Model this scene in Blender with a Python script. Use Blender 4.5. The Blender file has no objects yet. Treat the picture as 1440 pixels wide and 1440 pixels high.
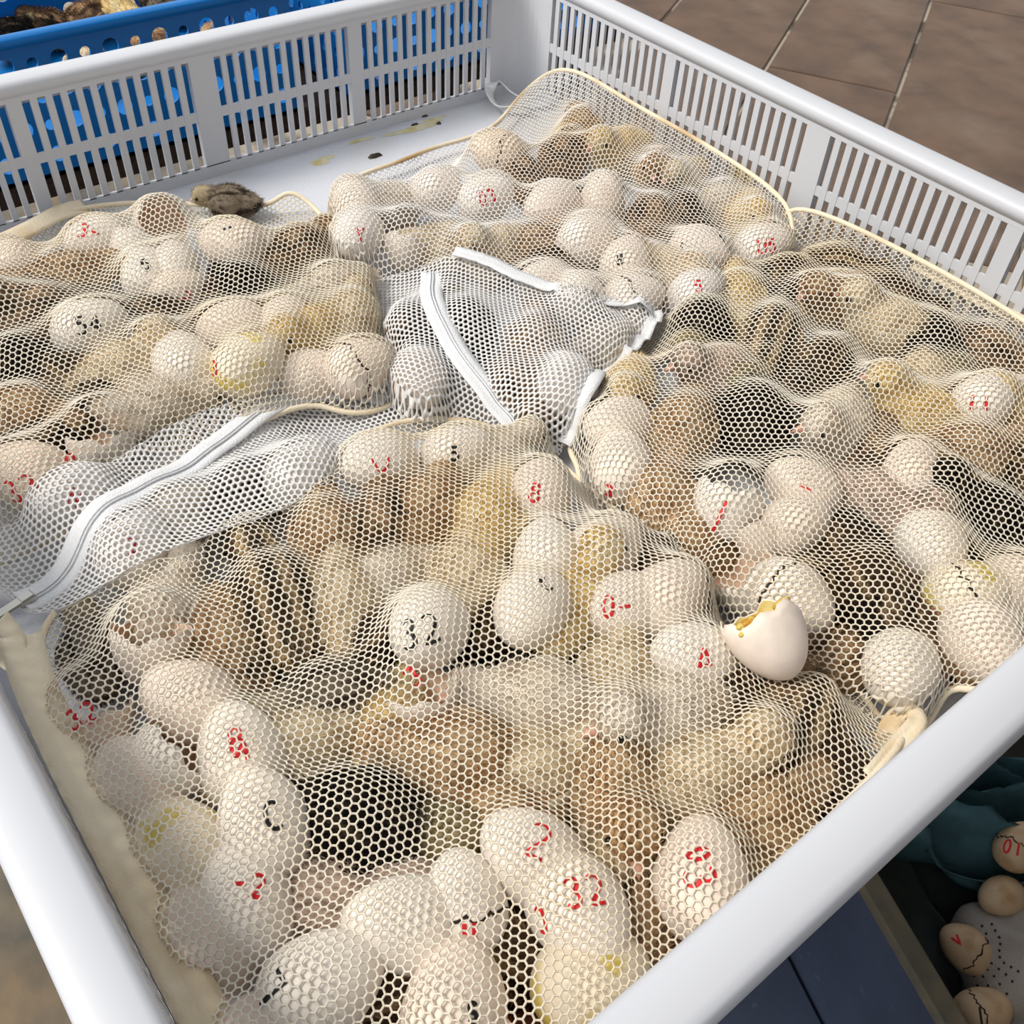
import bpy, bmesh, math, random
import numpy as np
from mathutils import Vector, Matrix

random.seed(7)
rng = np.random.default_rng(11)
scene = bpy.context.scene
COL = scene.collection

# ------------------------------------------------------------------ camera
# crate frame: back corner of the crate floor is the origin, wall A runs along -y, wall B along +x
CR = np.array([[0.6168180664749701, 0.7857119060706583, 0.046821720689633806],
               [0.5865445270458014, -0.4191653905356105, -0.6930121883254968],
               [-0.5248818825813502, 0.45492546206372053, -0.7194038040638104]])
CC = np.array([0.9009535069985138, -0.7505206700555063, 0.4979887474558993])
FPX = 1401.73
W, L, H = 0.84, 0.762, 0.125
cam_d = bpy.data.cameras.new('camera')
cam_d.sensor_width = 36.0
cam_d.lens = FPX / 1440.0 * 36.0
cam_d.clip_start = 0.01
cam = bpy.data.objects.new('camera', cam_d)
COL.objects.link(cam)
M = Matrix.Identity(4)
for i in range(3):
    M[i][0], M[i][1], M[i][2], M[i][3] = CR[0][i], -CR[1][i], -CR[2][i], CC[i]
cam.matrix_world = M
scene.camera = cam

# ------------------------------------------------------------------ light
world = bpy.data.worlds.new('sky'); scene.world = world
world.use_nodes = True
bg = world.node_tree.nodes['Background']
bg.inputs[0].default_value = (0.93, 0.96, 1.0, 1)
bg.inputs[1].default_value = 0.72
sun_d = bpy.data.lights.new('sun', 'SUN')
sun_d.energy = 2.5
sun_d.angle = math.radians(22)
sun_d.color = (1.0, 0.94, 0.85)
sun = bpy.data.objects.new('sun', sun_d); COL.objects.link(sun)
tolight = Vector((-0.30, -0.62, 0.86)).normalized()
sun.rotation_euler = tolight.to_track_quat('Z', 'Y').to_euler()
sun.location = (-1, -2, 3)

vs = scene.view_settings
vs.view_transform = 'Standard'
vs.look = 'None'
vs.gamma = 1.0
vs.exposure = 0.26
vs.use_curve_mapping = False

# ------------------------------------------------------------------ helpers
def ray(px, py):
    v = CR.T @ np.array([(px - 720) / FPX, (py - 720) / FPX, 1.0])
    return v

def at(px, py, z=0.0):
    v = ray(px, py)
    return CC + v * ((z - CC[2]) / v[2])

def heading(px, py, ang, z):
    a = math.radians(ang)
    d = at(px + 12 * math.cos(a), py - 12 * math.sin(a), z) - at(px, py, z)
    return math.atan2(d[1], d[0])

def lin(c):
    return tuple((x / 12.92) if x <= 0.04045 else ((x + 0.055) / 1.055) ** 2.4 for x in c)

def mesh_data(name, v, f, mat=None, smooth=True):
    me = bpy.data.meshes.new(name)
    me.from_pydata([tuple(p) for p in v], [], f)
    if smooth:
        me.polygons.foreach_set('use_smooth', [True] * len(me.polygons))
    if mat: me.materials.append(mat)
    me.update()
    return me

def fast_mesh(name, V, Q, mat, smooth=True):
    """V (n,3) array, Q (m,k) int array, all faces with k corners"""
    me = bpy.data.meshes.new(name)
    V = np.ascontiguousarray(V, dtype=np.float32); Q = np.ascontiguousarray(Q, dtype=np.int32)
    me.vertices.add(len(V)); me.vertices.foreach_set('co', V.ravel())
    me.loops.add(Q.size); me.loops.foreach_set('vertex_index', Q.ravel())
    me.polygons.add(len(Q))
    me.polygons.foreach_set('loop_start', np.arange(0, Q.size, Q.shape[1], dtype=np.int32))
    me.polygons.foreach_set('loop_total', np.full(len(Q), Q.shape[1], dtype=np.int32))
    me.update(calc_edges=True)
    me.polygons.foreach_set('use_smooth', np.full(len(Q), smooth, dtype=bool))
    if mat: me.materials.append(mat)
    return me

def link(name, me, parent=None, loc=None, mat4=None):
    o = bpy.data.objects.new(name, me)
    COL.objects.link(o)
    if parent: o.parent = parent
    if loc is not None: o.location = loc
    if mat4 is not None: o.matrix_local = mat4
    return o

def tag(o, label, cat, group=None, kind=None):
    o['label'] = label; o['category'] = cat
    if group: o['group'] = group
    if kind: o['kind'] = kind
    return o

def empty(name, loc=(0, 0, 0), rz=0.0):
    o = bpy.data.objects.new(name, None); COL.objects.link(o)
    o.empty_display_size = 0.02
    o.location = loc; o.rotation_euler = (0, 0, rz)
    return o

class MB:
    """collects simple shapes into one mesh"""
    def __init__(s): s.v = []; s.f = []
    def add(s, v, f):
        b = len(s.v); s.v += [tuple(p) for p in v]; s.f += [tuple(i + b for i in q) for q in f]
    def box(s, a, b, bev=0.0):
        x0, y0, z0 = a; x1, y1, z1 = b
        if bev <= 0:
            v = [(x0,y0,z0),(x1,y0,z0),(x1,y1,z0),(x0,y1,z0),(x0,y0,z1),(x1,y0,z1),(x1,y1,z1),(x0,y1,z1)]
            f = [(3,2,1,0),(4,5,6,7),(0,1,5,4),(1,2,6,5),(2,3,7,6),(3,0,4,7)]
        else:
            e = bev
            v = [(x0,y0,z0),(x1,y0,z0),(x1,y1,z0),(x0,y1,z0),(x0,y0,z1-e),(x1,y0,z1-e),(x1,y1,z1-e),(x0,y1,z1-e),
                 (x0+e,y0+e,z1),(x1-e,y0+e,z1),(x1-e,y1-e,z1),(x0+e,y1-e,z1)]
            f = [(3,2,1,0),(0,1,5,4),(1,2,6,5),(2,3,7,6),(3,0,4,7),(4,5,9,8),(5,6,10,9),(6,7,11,10),(7,4,8,11),(8,9,10,11)]
        s.add(v, f)
    def tube(s, pts, r, n=8, closed=False):
        P = [Vector(p) for p in pts]; m = len(P)
        rad = r if hasattr(r, '__len__') else [r] * m
        base = len(s.v); prev = None
        for i, p in enumerate(P):
            a = P[(i - 1) % m] if (closed or i > 0) else P[i]
            b = P[(i + 1) % m] if (closed or i < m - 1) else P[i]
            t = (b - a).normalized()
            if prev is None:
                u = t.orthogonal().normalized()
            else:
                u = (prev - t * prev.dot(t)).normalized()
            prev = u; w = t.cross(u)
            for k in range(n):
                an = 2 * math.pi * k / n
                s.v.append(tuple(p + (u * math.cos(an) + w * math.sin(an)) * rad[i]))
        mm = m if closed else m - 1
        for i in range(mm):
            for k in range(n):
                a = base + i * n + k; b = base + i * n + (k + 1) % n
                j = (i + 1) % m
                c = base + j * n + (k + 1) % n; d = base + j * n + k
                s.f.append((a, b, c, d))
        if not closed:
            s.f.append(tuple(base + k for k in reversed(range(n))))
            s.f.append(tuple(base + (m - 1) * n + k for k in range(n)))
    def sphere(s, c, r, nu=12, nv=8):
        if not hasattr(r, '__len__'): r = (r, r, r)
        base = len(s.v)
        s.v.append((c[0], c[1], c[2] - r[2]))
        for j in range(1, nv):
            ph = -math.pi / 2 + math.pi * j / nv
            for i in range(nu):
                th = 2 * math.pi * i / nu
                s.v.append((c[0] + r[0]*math.cos(ph)*math.cos(th), c[1] + r[1]*math.cos(ph)*math.sin(th), c[2] + r[2]*math.sin(ph)))
        s.v.append((c[0], c[1], c[2] + r[2])); top = len(s.v) - 1
        for i in range(nu):
            i2 = (i + 1) % nu
            s.f.append((base, base + 1 + i2, base + 1 + i))
            s.f.append((top, base + 1 + (nv-2)*nu + i, base + 1 + (nv-2)*nu + i2))
            for j in range(nv - 2):
                a = base + 1 + j*nu
                s.f.append((a + i, a + i2, a + nu + i2, a + nu + i))
    def build(s, name, mat, parent=None, smooth=False, loc=None):
        return link(name, mesh_data(name, s.v, s.f, mat, smooth), parent, loc)
    def data(s, name, mat, smooth=False):
        return mesh_data(name, s.v, s.f, mat, smooth)

# ------------------------------------------------------------------ materials
def material(name, col, rough=0.5, col2=None, scale=30, mixlo=0.4, mixhi=0.65, bump=0.0, bscale=200, spec=0.5,
             trans=0.0, sub=0.0, col3=None, scale3=8, attr=None, lo3=0.55, hi3=0.7, detail=4, stretch=None):
    m = bpy.data.materials.new(name); m.use_nodes = True
    nt = m.node_tree; N = nt.nodes; LK = nt.links
    b = N['Principled BSDF']
    b.inputs['Roughness'].default_value = rough
    b.inputs['Specular IOR Level'].default_value = spec
    if sub > 0:
        b.inputs['Subsurface Weight'].default_value = sub
        b.inputs['Subsurface Radius'].default_value = (0.006, 0.004, 0.003)
        b.inputs['Subsurface Scale'].default_value = 1.0
    col = lin(col)
    out = None
    tc = N.new('ShaderNodeTexCoord')
    coord = tc.outputs['Object']
    if stretch:
        mp = N.new('ShaderNodeMapping'); mp.inputs['Scale'].default_value = stretch
        LK.new(coord, mp.inputs['Vector']); coord = mp.outputs['Vector']
    def noise(sc, lo, hi, det=4):
        n = N.new('ShaderNodeTexNoise'); n.inputs['Scale'].default_value = sc; n.inputs['Detail'].default_value = det
        LK.new(coord, n.inputs['Vector'])
        r = N.new('ShaderNodeMapRange'); r.inputs['From Min'].default_value = lo; r.inputs['From Max'].default_value = hi
        LK.new(n.outputs['Fac'], r.inputs['Value'])
        return r.outputs['Result']
    def mix(fac, a, c):
        x = N.new('ShaderNodeMix'); x.data_type = 'RGBA'
        LK.new(fac, x.inputs['Factor'])
        if hasattr(a, 'is_output'): LK.new(a, x.inputs['A'])
        else: x.inputs['A'].default_value = (*a, 1)
        x.inputs['B'].default_value = (*c, 1)
        return x.outputs['Result']
    if attr:
        at_ = N.new('ShaderNodeAttribute'); at_.attribute_name = attr
        out = at_.outputs['Color']
    if col2:
        out = mix(noise(scale, mixlo, mixhi, detail), out if out else col, lin(col2))
    if col3:
        out = mix(noise(scale3, lo3, hi3), out if out else col, lin(col3))
    if out: LK.new(out, b.inputs['Base Color'])
    else: b.inputs['Base Color'].default_value = (*col, 1)
    if bump > 0:
        n = N.new('ShaderNodeTexNoise'); n.inputs['Scale'].default_value = bscale; n.inputs['Detail'].default_value = 4
        LK.new(coord, n.inputs['Vector'])
        bp = N.new('ShaderNodeBump'); bp.inputs['Strength'].default_value = bump; bp.inputs['Distance'].default_value = 0.002
        LK.new(n.outputs['Fac'], bp.inputs['Height']); LK.new(bp.outputs['Normal'], b.inputs['Normal'])
    if trans > 0:
        t = N.new('ShaderNodeBsdfTranslucent')
        if out: LK.new(out, t.inputs['Color'])
        else: t.inputs['Color'].default_value = (*col, 1)
        ms = N.new('ShaderNodeMixShader'); ms.inputs['Fac'].default_value = trans
        LK.new(b.outputs[0], ms.inputs[1]); LK.new(t.outputs[0], ms.inputs[2])
        LK.new(ms.outputs[0], N['Material Output'].inputs['Surface'])
    return m

MAT = {}
MAT['crate'] = material('white_plastic', (0.84, 0.85, 0.875), 0.38, trans=0.10, bump=0.05, bscale=60)
MAT['crate_floor'] = material('white_plastic_floor', (0.83, 0.845, 0.88), 0.42, bump=0.35, bscale=420, col2=(0.80, 0.80, 0.79), scale=9, mixlo=0.5, mixhi=0.75)
MAT['blue'] = material('blue_plastic', (0.04, 0.47, 0.78), 0.35, bump=0.05, bscale=50, trans=0.08)
MAT['net_cream'] = material('cream_netting', (0.965, 0.94, 0.885), 0.6, col2=(0.94, 0.885, 0.78), scale=7, mixlo=0.48, mixhi=0.7, trans=0.25, spec=0.3)
MAT['net_white'] = material('white_netting', (0.97, 0.96, 0.945), 0.6, col2=(0.95, 0.91, 0.84), scale=7, mixlo=0.5, mixhi=0.72, trans=0.25, spec=0.3, col3=(0.90, 0.82, 0.45), scale3=9, lo3=0.68, hi3=0.76)
MAT['net_panel'] = material('white_double_netting', (0.96, 0.955, 0.95), 0.6, trans=0.25, spec=0.3)
MAT['hem'] = material('cream_hem_cloth', (0.92, 0.87, 0.77), 0.8, col2=(0.76, 0.64, 0.46), scale=12, mixlo=0.5, mixhi=0.72, bump=0.3, bscale=500, spec=0.2)
MAT['tape'] = material('white_zipper_tape', (0.90, 0.905, 0.915), 0.75, bump=0.5, bscale=900, spec=0.2)
MAT['metal'] = material('zipper_metal', (0.78, 0.77, 0.74), 0.3)
MAT['metal'].node_tree.nodes['Principled BSDF'].inputs['Metallic'].default_value = 0.8
EGGC = [(0.95, 0.905, 0.86), (0.945, 0.885, 0.83), (0.955, 0.925, 0.89), (0.935, 0.86, 0.785)]
for i, c in enumerate(EGGC):
    MAT['egg%d' % i] = material('eggshell_%d' % i, c, 0.5, col2=tuple(x * 0.95 for x in c), scale=60, bump=0.06, bscale=600, sub=0.0, spec=0.35)
MAT['eggdirty'] = material('eggshell_stained', (0.94, 0.89, 0.80), 0.5, col2=(0.86, 0.78, 0.42), scale=45, mixlo=0.56, mixhi=0.66, bump=0.06, bscale=600)
MAT['eggdim'] = material('eggshell_dimmed', (0.80, 0.69, 0.55), 0.5, col2=(0.72, 0.58, 0.42), scale=50, mixlo=0.5, mixhi=0.7, bump=0.06, bscale=600)  # tan tint darkened to stand in for the dim light in the tub
MAT['yolk'] = material('dried_yolk', (0.90, 0.80, 0.42), 0.4, col2=(0.80, 0.58, 0.12), scale=220, mixlo=0.45, mixhi=0.62, trans=0.2, bump=0.5, bscale=700)
MAT['inner'] = material('shell_membrane', (0.93, 0.82, 0.72), 0.6, col2=(0.85, 0.68, 0.56), scale=70, mixlo=0.45, mixhi=0.7)
MAT['innery'] = material('shell_membrane_yellow', (0.93, 0.87, 0.60), 0.45, col2=(0.86, 0.70, 0.18), scale=55, mixlo=0.45, mixhi=0.62)
MAT['innerr'] = material('shell_membrane_red', (0.72, 0.45, 0.30), 0.5, col2=(0.70, 0.20, 0.14), scale=70, mixlo=0.55, mixhi=0.68)
MAT['red'] = material('red_marker', (0.85, 0.12, 0.16), 0.6)
MAT['black'] = material('black_marker', (0.08, 0.08, 0.09), 0.6)
MAT['crack'] = material('dark_crack', (0.20, 0.14, 0.10), 0.8)
MAT['down'] = material('chick_down', (0.8, 0.7, 0.5), 0.85, attr='Col', spec=0.15, trans=0.15)
MAT['beak'] = material('chick_beak', (0.90, 0.68, 0.60), 0.45)
MAT['eye'] = material('chick_eye', (0.02, 0.02, 0.02), 0.12)
MAT['leg'] = material('chick_leg', (0.90, 0.68, 0.58), 0.5)
MAT['concrete'] = material('worn_floor', (0.43, 0.40, 0.345), 0.8, col2=(0.30, 0.29, 0.265), scale=11, mixlo=0.4, mixhi=0.62, bump=0.5, bscale=60, col3=(0.48, 0.41, 0.32), scale3=6, lo3=0.5, hi3=0.68, detail=9)
MAT['tile'] = material('brown_tile', (0.40, 0.315, 0.25), 0.75, col2=(0.32, 0.25, 0.20), scale=7, mixlo=0.38, mixhi=0.66, bump=0.35, bscale=90, detail=10, col3=(0.44, 0.37, 0.31), scale3=3, lo3=0.52, hi3=0.7)
MAT['grout'] = material('pale_grout', (0.60, 0.56, 0.50), 0.9, col2=(0.30, 0.26, 0.22), scale=4, mixlo=0.46, mixhi=0.56, bump=0.4, bscale=120)
MAT['wood'] = material('dark_wood', (0.25, 0.18, 0.12), 0.75, col2=(0.16, 0.11, 0.08), scale=20, stretch=(1, 12, 12), bump=0.3, bscale=60)
MAT['tub'] = material('olive_tub', (0.28, 0.28, 0.23), 0.7, col2=(0.22, 0.21, 0.18), scale=25, bump=0.3, bscale=150)
MAT['tubrim'] = material('tub_rim', (0.42, 0.38, 0.30), 0.7, col2=(0.33, 0.32, 0.27), scale=30, bump=0.2, bscale=200)
MAT['mat'] = material('slate_blue_board', (0.24, 0.28, 0.36), 0.6, col2=(0.21, 0.245, 0.32), scale=12, bump=0.2, bscale=220, col3=(0.32, 0.35, 0.40), scale3=60, lo3=0.64, hi3=0.72)
MAT['teal'] = material('teal_cloth', (0.30, 0.44, 0.47), 0.85, col2=(0.26, 0.38, 0.41), scale=30, bump=0.3, bscale=700, spec=0.2)
MAT['lining'] = material('grey_green_cloth', (0.27, 0.30, 0.28), 0.85, col2=(0.21, 0.24, 0.22), scale=18, bump=0.3, bscale=400, spec=0.2)
MAT['towel'] = material('white_towel', (0.66, 0.63, 0.60), 0.95, bump=0.8, bscale=420, spec=0.1)
MAT['stain'] = material('yellow_smear', (0.84, 0.82, 0.70), 0.5, col2=(0.79, 0.73, 0.50), scale=60, mixlo=0.45, mixhi=0.65)
MAT['dropping'] = material('dark_dropping', (0.22, 0.20, 0.12), 0.6)

# ------------------------------------------------------------------ the floor of the place
ZG = -0.68
mb = MB(); mb.box((-5, -3, ZG - 0.03), (3, 5, ZG - 0.012))
fl = mb.build('floor', MAT['concrete']); fl['kind'] = 'structure'; fl['label'] = 'worn mottled grey brown floor under the crates'
gb = MB(); gb.box((-4.5, 0.12, ZG - 0.012), (2.2, 4.5, ZG - 0.007))
gr_ = gb.build('joint_bed', MAT['grout'], fl)
org = at(1310, 0, ZG)[:2]
tu = at(1243, 187, ZG)[:2] - org; tu /= np.linalg.norm(tu); tv = np.array([-tu[1], tu[0]])      # joint direction, across joints
TW = abs(float((at(1102, 55, ZG)[:2] - org) @ tv)); TL = 1.7
mb = MB(); mb.box((-TW/2 + 0.006, -TL/2 + 0.005, -0.012), (TW/2 - 0.006, TL/2 - 0.005, 0.0), 0.003)
tile_me = mb.data('tile', MAT['tile'])
ang = math.atan2(tv[1], tv[0])
for i in range(-7, 7):
    for j in range(-3, 4):
        c = org + tv * (TW * (i + 0.5)) + tu * (TL * (j + 0.5 + 0.5 * (i % 2)))
        if c[1] < 0.75 or c[1] > 4.6 or c[0] < -3.6 or c[0] > 2.2: continue
        o = link('tile', tile_me, fl, loc=(c[0], c[1], ZG + 0.002 * ((i * 7 + j * 3) % 3 - 1)))
        o.rotation_euler = (0, 0, ang)

# ------------------------------------------------------------------ tables that carry the crates
def table(name, x0, x1, y0, y1, zt, label, n=5):
    t = empty(name, ((x0 + x1) / 2, (y0 + y1) / 2, ZG - 0.012)); tag(t, label, 'table')
    cx, cy, cz = t.location
    w = (x1 - x0) / n
    for i in range(n):
        m = MB(); m.box((x0 + i*w + 0.002 - cx, y0 - cy, zt - 0.022 - cz), (x0 + (i+1)*w - 0.002 - cx, y1 - cy, zt - cz), 0.002)
        m.build('plank', MAT['wood'], t)
    for sx in (x0 + 0.03, x1 - 0.07):
        for sy in (y0 + 0.03, y1 - 0.07):
            m = MB(); m.box((sx - cx, sy - cy, 0), (sx + 0.04 - cx, sy + 0.04 - cy, zt - 0.022 - cz)); m.build('leg', MAT['wood'], t)
    return t
table('wooden_table', 0.06, 0.60, -0.72, -0.16, -0.0085, 'dark wooden table under the white crate')
table('wooden_bench', -0.56, -0.145, -0.82, 0.30, -0.0305, 'dark wooden bench under the blue crates', 4)

# ------------------------------------------------------------------ white slotted crate
crate = empty('plastic_crate', (0, 0, 0)); tag(crate, 'white plastic crate with slotted walls holding the mesh bags', 'crate')
CM = MAT['crate']
m = MB(); m.box((-0.004, -L - 0.004, -0.008), (W + 0.004, 0.004, 0.0)); m.build('bottom_panel', MAT['crate_floor'], crate)

def slots_of(groups, sw=0.0070):
    out = []
    for a, b, n in groups:
        p = (b - a - sw) / (n - 1)
        for k in range(n): out.append((a + p * k, a + p * k + sw))
    return out
SA = slots_of([(0.047, 0.212, 14), (0.228, 0.372, 12), (0.397, 0.548, 12), (0.561, 0.725, 14)])      # distance from back corner
SB = slots_of([(0.045, 0.219, 15), (0.233, 0.398, 14), (0.424, 0.60, 15), (0.614, 0.797, 15)], 0.0058)
TH = 0.0032
def wall(name_, length, slots, place):
    """place(s, o, z): s along the wall, o outward, z up"""
    def bx(s0, s1, o0, o1, z0, z1):
        q = [place(s, o, z) for z in (z0, z1) for (s, o) in ((s0, o0), (s1, o0), (s1, o1), (s0, o1))]
        m = MB(); m.add(q, [(3,2,1,0),(4,5,6,7),(0,1,5,4),(1,2,6,5),(2,3,7,6),(3,0,4,7)]); return m
    bx(0.0, length, 0, TH, 0.0, 0.013).build('bottom_rail', CM, crate)
    bx(0.0, length, 0.0004, TH - 0.0004, 0.0575, 0.0665).build('middle_rail', CM, crate)
    bx(0.0, length, -0.0002, TH, 0.1135, 0.1185).build('top_band', CM, crate)
    cur = 0.0
    for a, b in slots + [(length, length)]:
        if a - cur > 0.001:
            wide = a - cur > 0.012
            bx(cur, a, 0, TH + (0.004 if wide else 0), 0.012, 0.118).build('pillar' if wide else 'slat', CM, crate)
        cur = b
wall('a', L, SA, lambda s, o, z: (-o, -s, z))
wall('b', W, SB, lambda s, o, z: (s, o, z))
wall('c', L, SA, lambda s, o, z: (W + o, -s, z))
wall('d', W, SB, lambda s, o, z: (s, -L - o, z))
# corner posts (rounded fillets)
for (cx, cy, sx, sy) in ((0, 0, 1, -1), (W, 0, -1, -1), (0, -L, 1, 1), (W, -L, -1, 1)):
    m = MB(); R = 0.03; n = 8
    arc = [(cx + sx * (R - R * math.cos(math.pi/2 * k / n)), cy + sy * (R - R * math.sin(math.pi/2 * k / n))) for k in range(n + 1)]
    arc = arc + [(cx - sx * 0.003, cy - sy * 0.003)]
    k = len(arc)
    m.add([(x, y, 0.0) for x, y in arc] + [(x, y, 0.126) for x, y in arc],
          [(i, (i + 1) % k, k + (i + 1) % k, k + i) for i in range(k)] + [tuple(range(k)), tuple(range(2*k - 1, k - 1, -1))])
    m.build('corner_post', CM, crate)
# rim: a rounded lip swept round the crate
prof = [(-0.0007, 0.118), (-0.0007, 0.1255), (0.0012, 0.1285), (0.004, 0.130), (0.0195, 0.130), (0.0235, 0.1285), (0.025, 0.125), (0.025, 0.102), (0.0235, 0.1015), (0.0222, 0.102), (0.0222, 0.122), (0.006, 0.124), (0.006, 0.118)]
def ring(off):
    r = 0.022 + off; pts = []
    for (cx, cy, a0) in ((W - 0.022, -0.022, 0), (0.022, -0.022, 90), (0.022, -L + 0.022, 180), (W - 0.022, -L + 0.022, 270)):
        for k in range(7):
            a = math.radians(a0 + 15 * k); pts.append((cx + r * math.cos(a), cy + r * math.sin(a)))
    return pts
rings = [[(x, y, z) for x, y in ring(o)] for o, z in prof]
n = len(rings[0]); k = len(prof); m = MB()
m.add([p for r_ in rings for p in r_], [(i*n + j, i*n + (j+1) % n, ((i+1) % k)*n + (j+1) % n, ((i+1) % k)*n + j) for i in range(k) for j in range(n)])
m.build('rim', CM, crate, smooth=True)

# yellow smears and droppings on the bare crate floor
def blob(name, px, py, rx, ry, h, mat, label, cat, seed=0, group=None):
    c = at(px, py, 0.0); r_ = random.Random(seed); nn = 22
    ph = [r_.uniform(0, 6.28) for _ in range(4)]
    yaw = heading(px, py, 14, 0)
    def rad(t): return 1 + 0.28 * math.sin(2*t + ph[0]) + 0.18 * math.sin(3*t + ph[1]) + 0.12 * math.sin(5*t + ph[2])
    v = [(0, 0, h)]; f = []
    for q, zz in ((0.6, h * 0.85), (1.0, 0.0)):
        for i in range(nn):
            t = 2*math.pi*i/nn; x = q*rx*rad(t)*math.cos(t); y = q*ry*rad(t)*math.sin(t)
            v.append((x*math.cos(yaw) - y*math.sin(yaw), x*math.sin(yaw) + y*math.cos(yaw), zz))
    for i in range(nn):
        j = (i+1) % nn; f += [(0, 1+i, 1+j), (1+i, 1+nn+i, 1+nn+j, 1+j)]
    o = link(name, mesh_data(name, v, f, mat), None, loc=(c[0], c[1], 0.0002))
    return tag(o, label, cat, group)
blob('yolk_smear', 585, 180, 0.030, 0.008, 0.0005, MAT['stain'], 'long pale yellow smear on the crate floor beside two dark droppings', 'smear', 1)
blob('yolk_smear', 453, 226, 0.014, 0.007, 0.0005, MAT['stain'], 'round yellow smear on the crate floor nearest the left bag', 'smear', 2)
blob('yolk_smear', 508, 197, 0.012, 0.005, 0.0005, MAT['stain'], 'small yellow smear against the slotted left wall of the crate', 'smear', 3)
blob('yolk_smear', 612, 167, 0.012, 0.004, 0.0005, MAT['stain'], 'thin yellow smear running under the farthest droppings', 'smear', 8)
blob('dropping', 527, 221, 0.0065, 0.003, 0.004, MAT['dropping'], 'largest dark dropping alone on the white crate floor', 'dropping', 4)
blob('dropping', 595, 164, 0.006, 0.0018, 0.002, MAT['dropping'], 'thin curved dark dropping farthest back on the crate floor', 'dropping', 5)
blob('dropping', 617, 174, 0.004, 0.0018, 0.002, MAT['dropping'], 'small dark dropping at the right end of the smear', 'dropping', 6)
blob('dropping', 583, 176, 0.004, 0.0014, 0.002, MAT['dropping'], 'small dark dropping in the middle of the smear', 'dropping', 7)

# ------------------------------------------------------------------ blue crates with round holes
def hole_plate(length, height, rows, pitch, th, place):
    """plate made of square cells, each with a round hole; rows: list of (z0, z1, [radius, radius...])"""
    v = []; f = []
    nc = 16
    def quad(a, b, z0, z1):
        for o in (0, th):
            i = len(v)
            for (s, z) in ((a, z0), (b, z0), (b, z1), (a, z1)): v.append(place(s, o, z))
            f.append((i, i+1, i+2, i+3) if o == 0 else (i+3, i+2, i+1, i))
    zc = 0.0
    for (z0, z1, rr) in rows:
        if z0 > zc: quad(0, length, zc, z0)
        ncell = int(length // pitch); m0 = (length - ncell * pitch) / 2
        if m0 > 0: quad(0, m0, z0, z1); quad(length - m0, length, z0, z1)
        for c in range(ncell):
            a = m0 + c * pitch; b = a + pitch; cs = (a + b) / 2; cz = (z0 + z1) / 2; r = rr[c % len(rr)]
            idx = []
            for o in (0, th):
                i0 = len(v)
                for k_ in range(nc):
                    t = 2*math.pi*(k_ + 0.5)/nc
                    v.append(place(cs + r*math.cos(t), o, cz + r*math.sin(t)))
                for k_ in range(nc):
                    t = 2*math.pi*(k_ + 0.5)/nc
                    q = max(abs(math.cos(t)) / (pitch/2), abs(math.sin(t)) / ((z1-z0)/2))
                    ss, zz = math.cos(t)/q, math.sin(t)/q
                    # snap the points nearest a corner to it
                    if k_ % 4 in (1, 2) and False: pass
                    v.append(place(cs + ss, o, cz + zz))
                i1 = len(v)
                for (s, z) in ((b, z1), (a, z1), (a, z0), (b, z0)): v.append(place(s, o, z))
                for k_ in range(nc):
                    k2 = (k_ + 1) % nc
                    q4 = (i0 + k_, i0 + nc + k_, i0 + nc + k2, i0 + k2)
                    f.append(q4 if o == 0 else q4[::-1])
                for ci, k_ in enumerate((1, 5, 9, 13)):
                    tri = (i0 + nc + k_, i1 + ci, i0 + nc + k_ + 1)
                    f.append(tri if o == 0 else tri[::-1])
                idx.append(i0)
            for k_ in range(nc):
                k2 = (k_ + 1) % nc
                f.append((idx[0] + k_, idx[0] + k2, idx[1] + k2, idx[1] + k_))
        zc = z1
    if zc < height: quad(0, length, zc, height)
    return v, f

def blue_crate(x0, x1, y0, y1, zb, h, label):
    cx, cy = (x0 + x1)/2, (y0 + y1)/2
    t = empty('blue_crate', (cx, cy, zb)); tag(t, label, 'crate', 'blue crates behind the white one')
    B = MAT['blue']; hx, hy = (x1-x0)/2, (y1-y0)/2
    m = MB(); m.box((-hx, -hy, 0), (hx, hy, 0.004)); m.build('bottom_panel', B, t)
    q_ = (h - 0.016) / 4; rows = [(0.008 + q_*i, 0.006 + q_*(i+1), [[0.0055, 0.0085], [0.0085, 0.0055]][i % 2]) for i in range(4)]
    for (ln, pl) in ((2*hy, lambda s, o, z: (hx - o, -hy + s, z)), (2*hy, lambda s, o, z: (-hx + o, -hy + s, z)),
                     (2*hx, lambda s, o, z: (-hx + s, -hy + o, z)), (2*hx, lambda s, o, z: (-hx + s, hy - o, z))):
        v, f = hole_plate(ln, h, rows, 0.026, 0.003, pl)
        link('side_wall', mesh_data('side_wall', v, f, B, False), t)
    m = MB()
    pr_ = [(-0.003, h-0.004), (-0.003, h+0.004), (0.0, h+0.006), (0.012, h+0.006), (0.013, h+0.003), (0.013, h-0.003), (0.011, h-0.003), (0.010, h+0.001), (0.0, h-0.004)]
    rs = []
    for o, z in pr_:
        pts = []
        for (sx, sy, a0) in ((1,1,0), (-1,1,90), (-1,-1,180), (1,-1,270)):
            for k_ in range(5):
                a = math.radians(a0 + 22.5*k_); r = 0.02 + o
                pts.append((sx*(hx-0.02) + r*math.cos(a), sy*(hy-0.02) + r*math.sin(a), z))
        rs.append(pts)
    n_ = len(rs[0]); k2 = len(rs)
    m.add([p for r_ in rs for p in r_], [(i*n_+j, i*n_+(j+1) % n_, ((i+1) % k2)*n_+(j+1) % n_, ((i+1) % k2)*n_+j) for i in range(k2) for j in range(n_)])
    m.build('rim', B, t, smooth=True)
    return t
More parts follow.
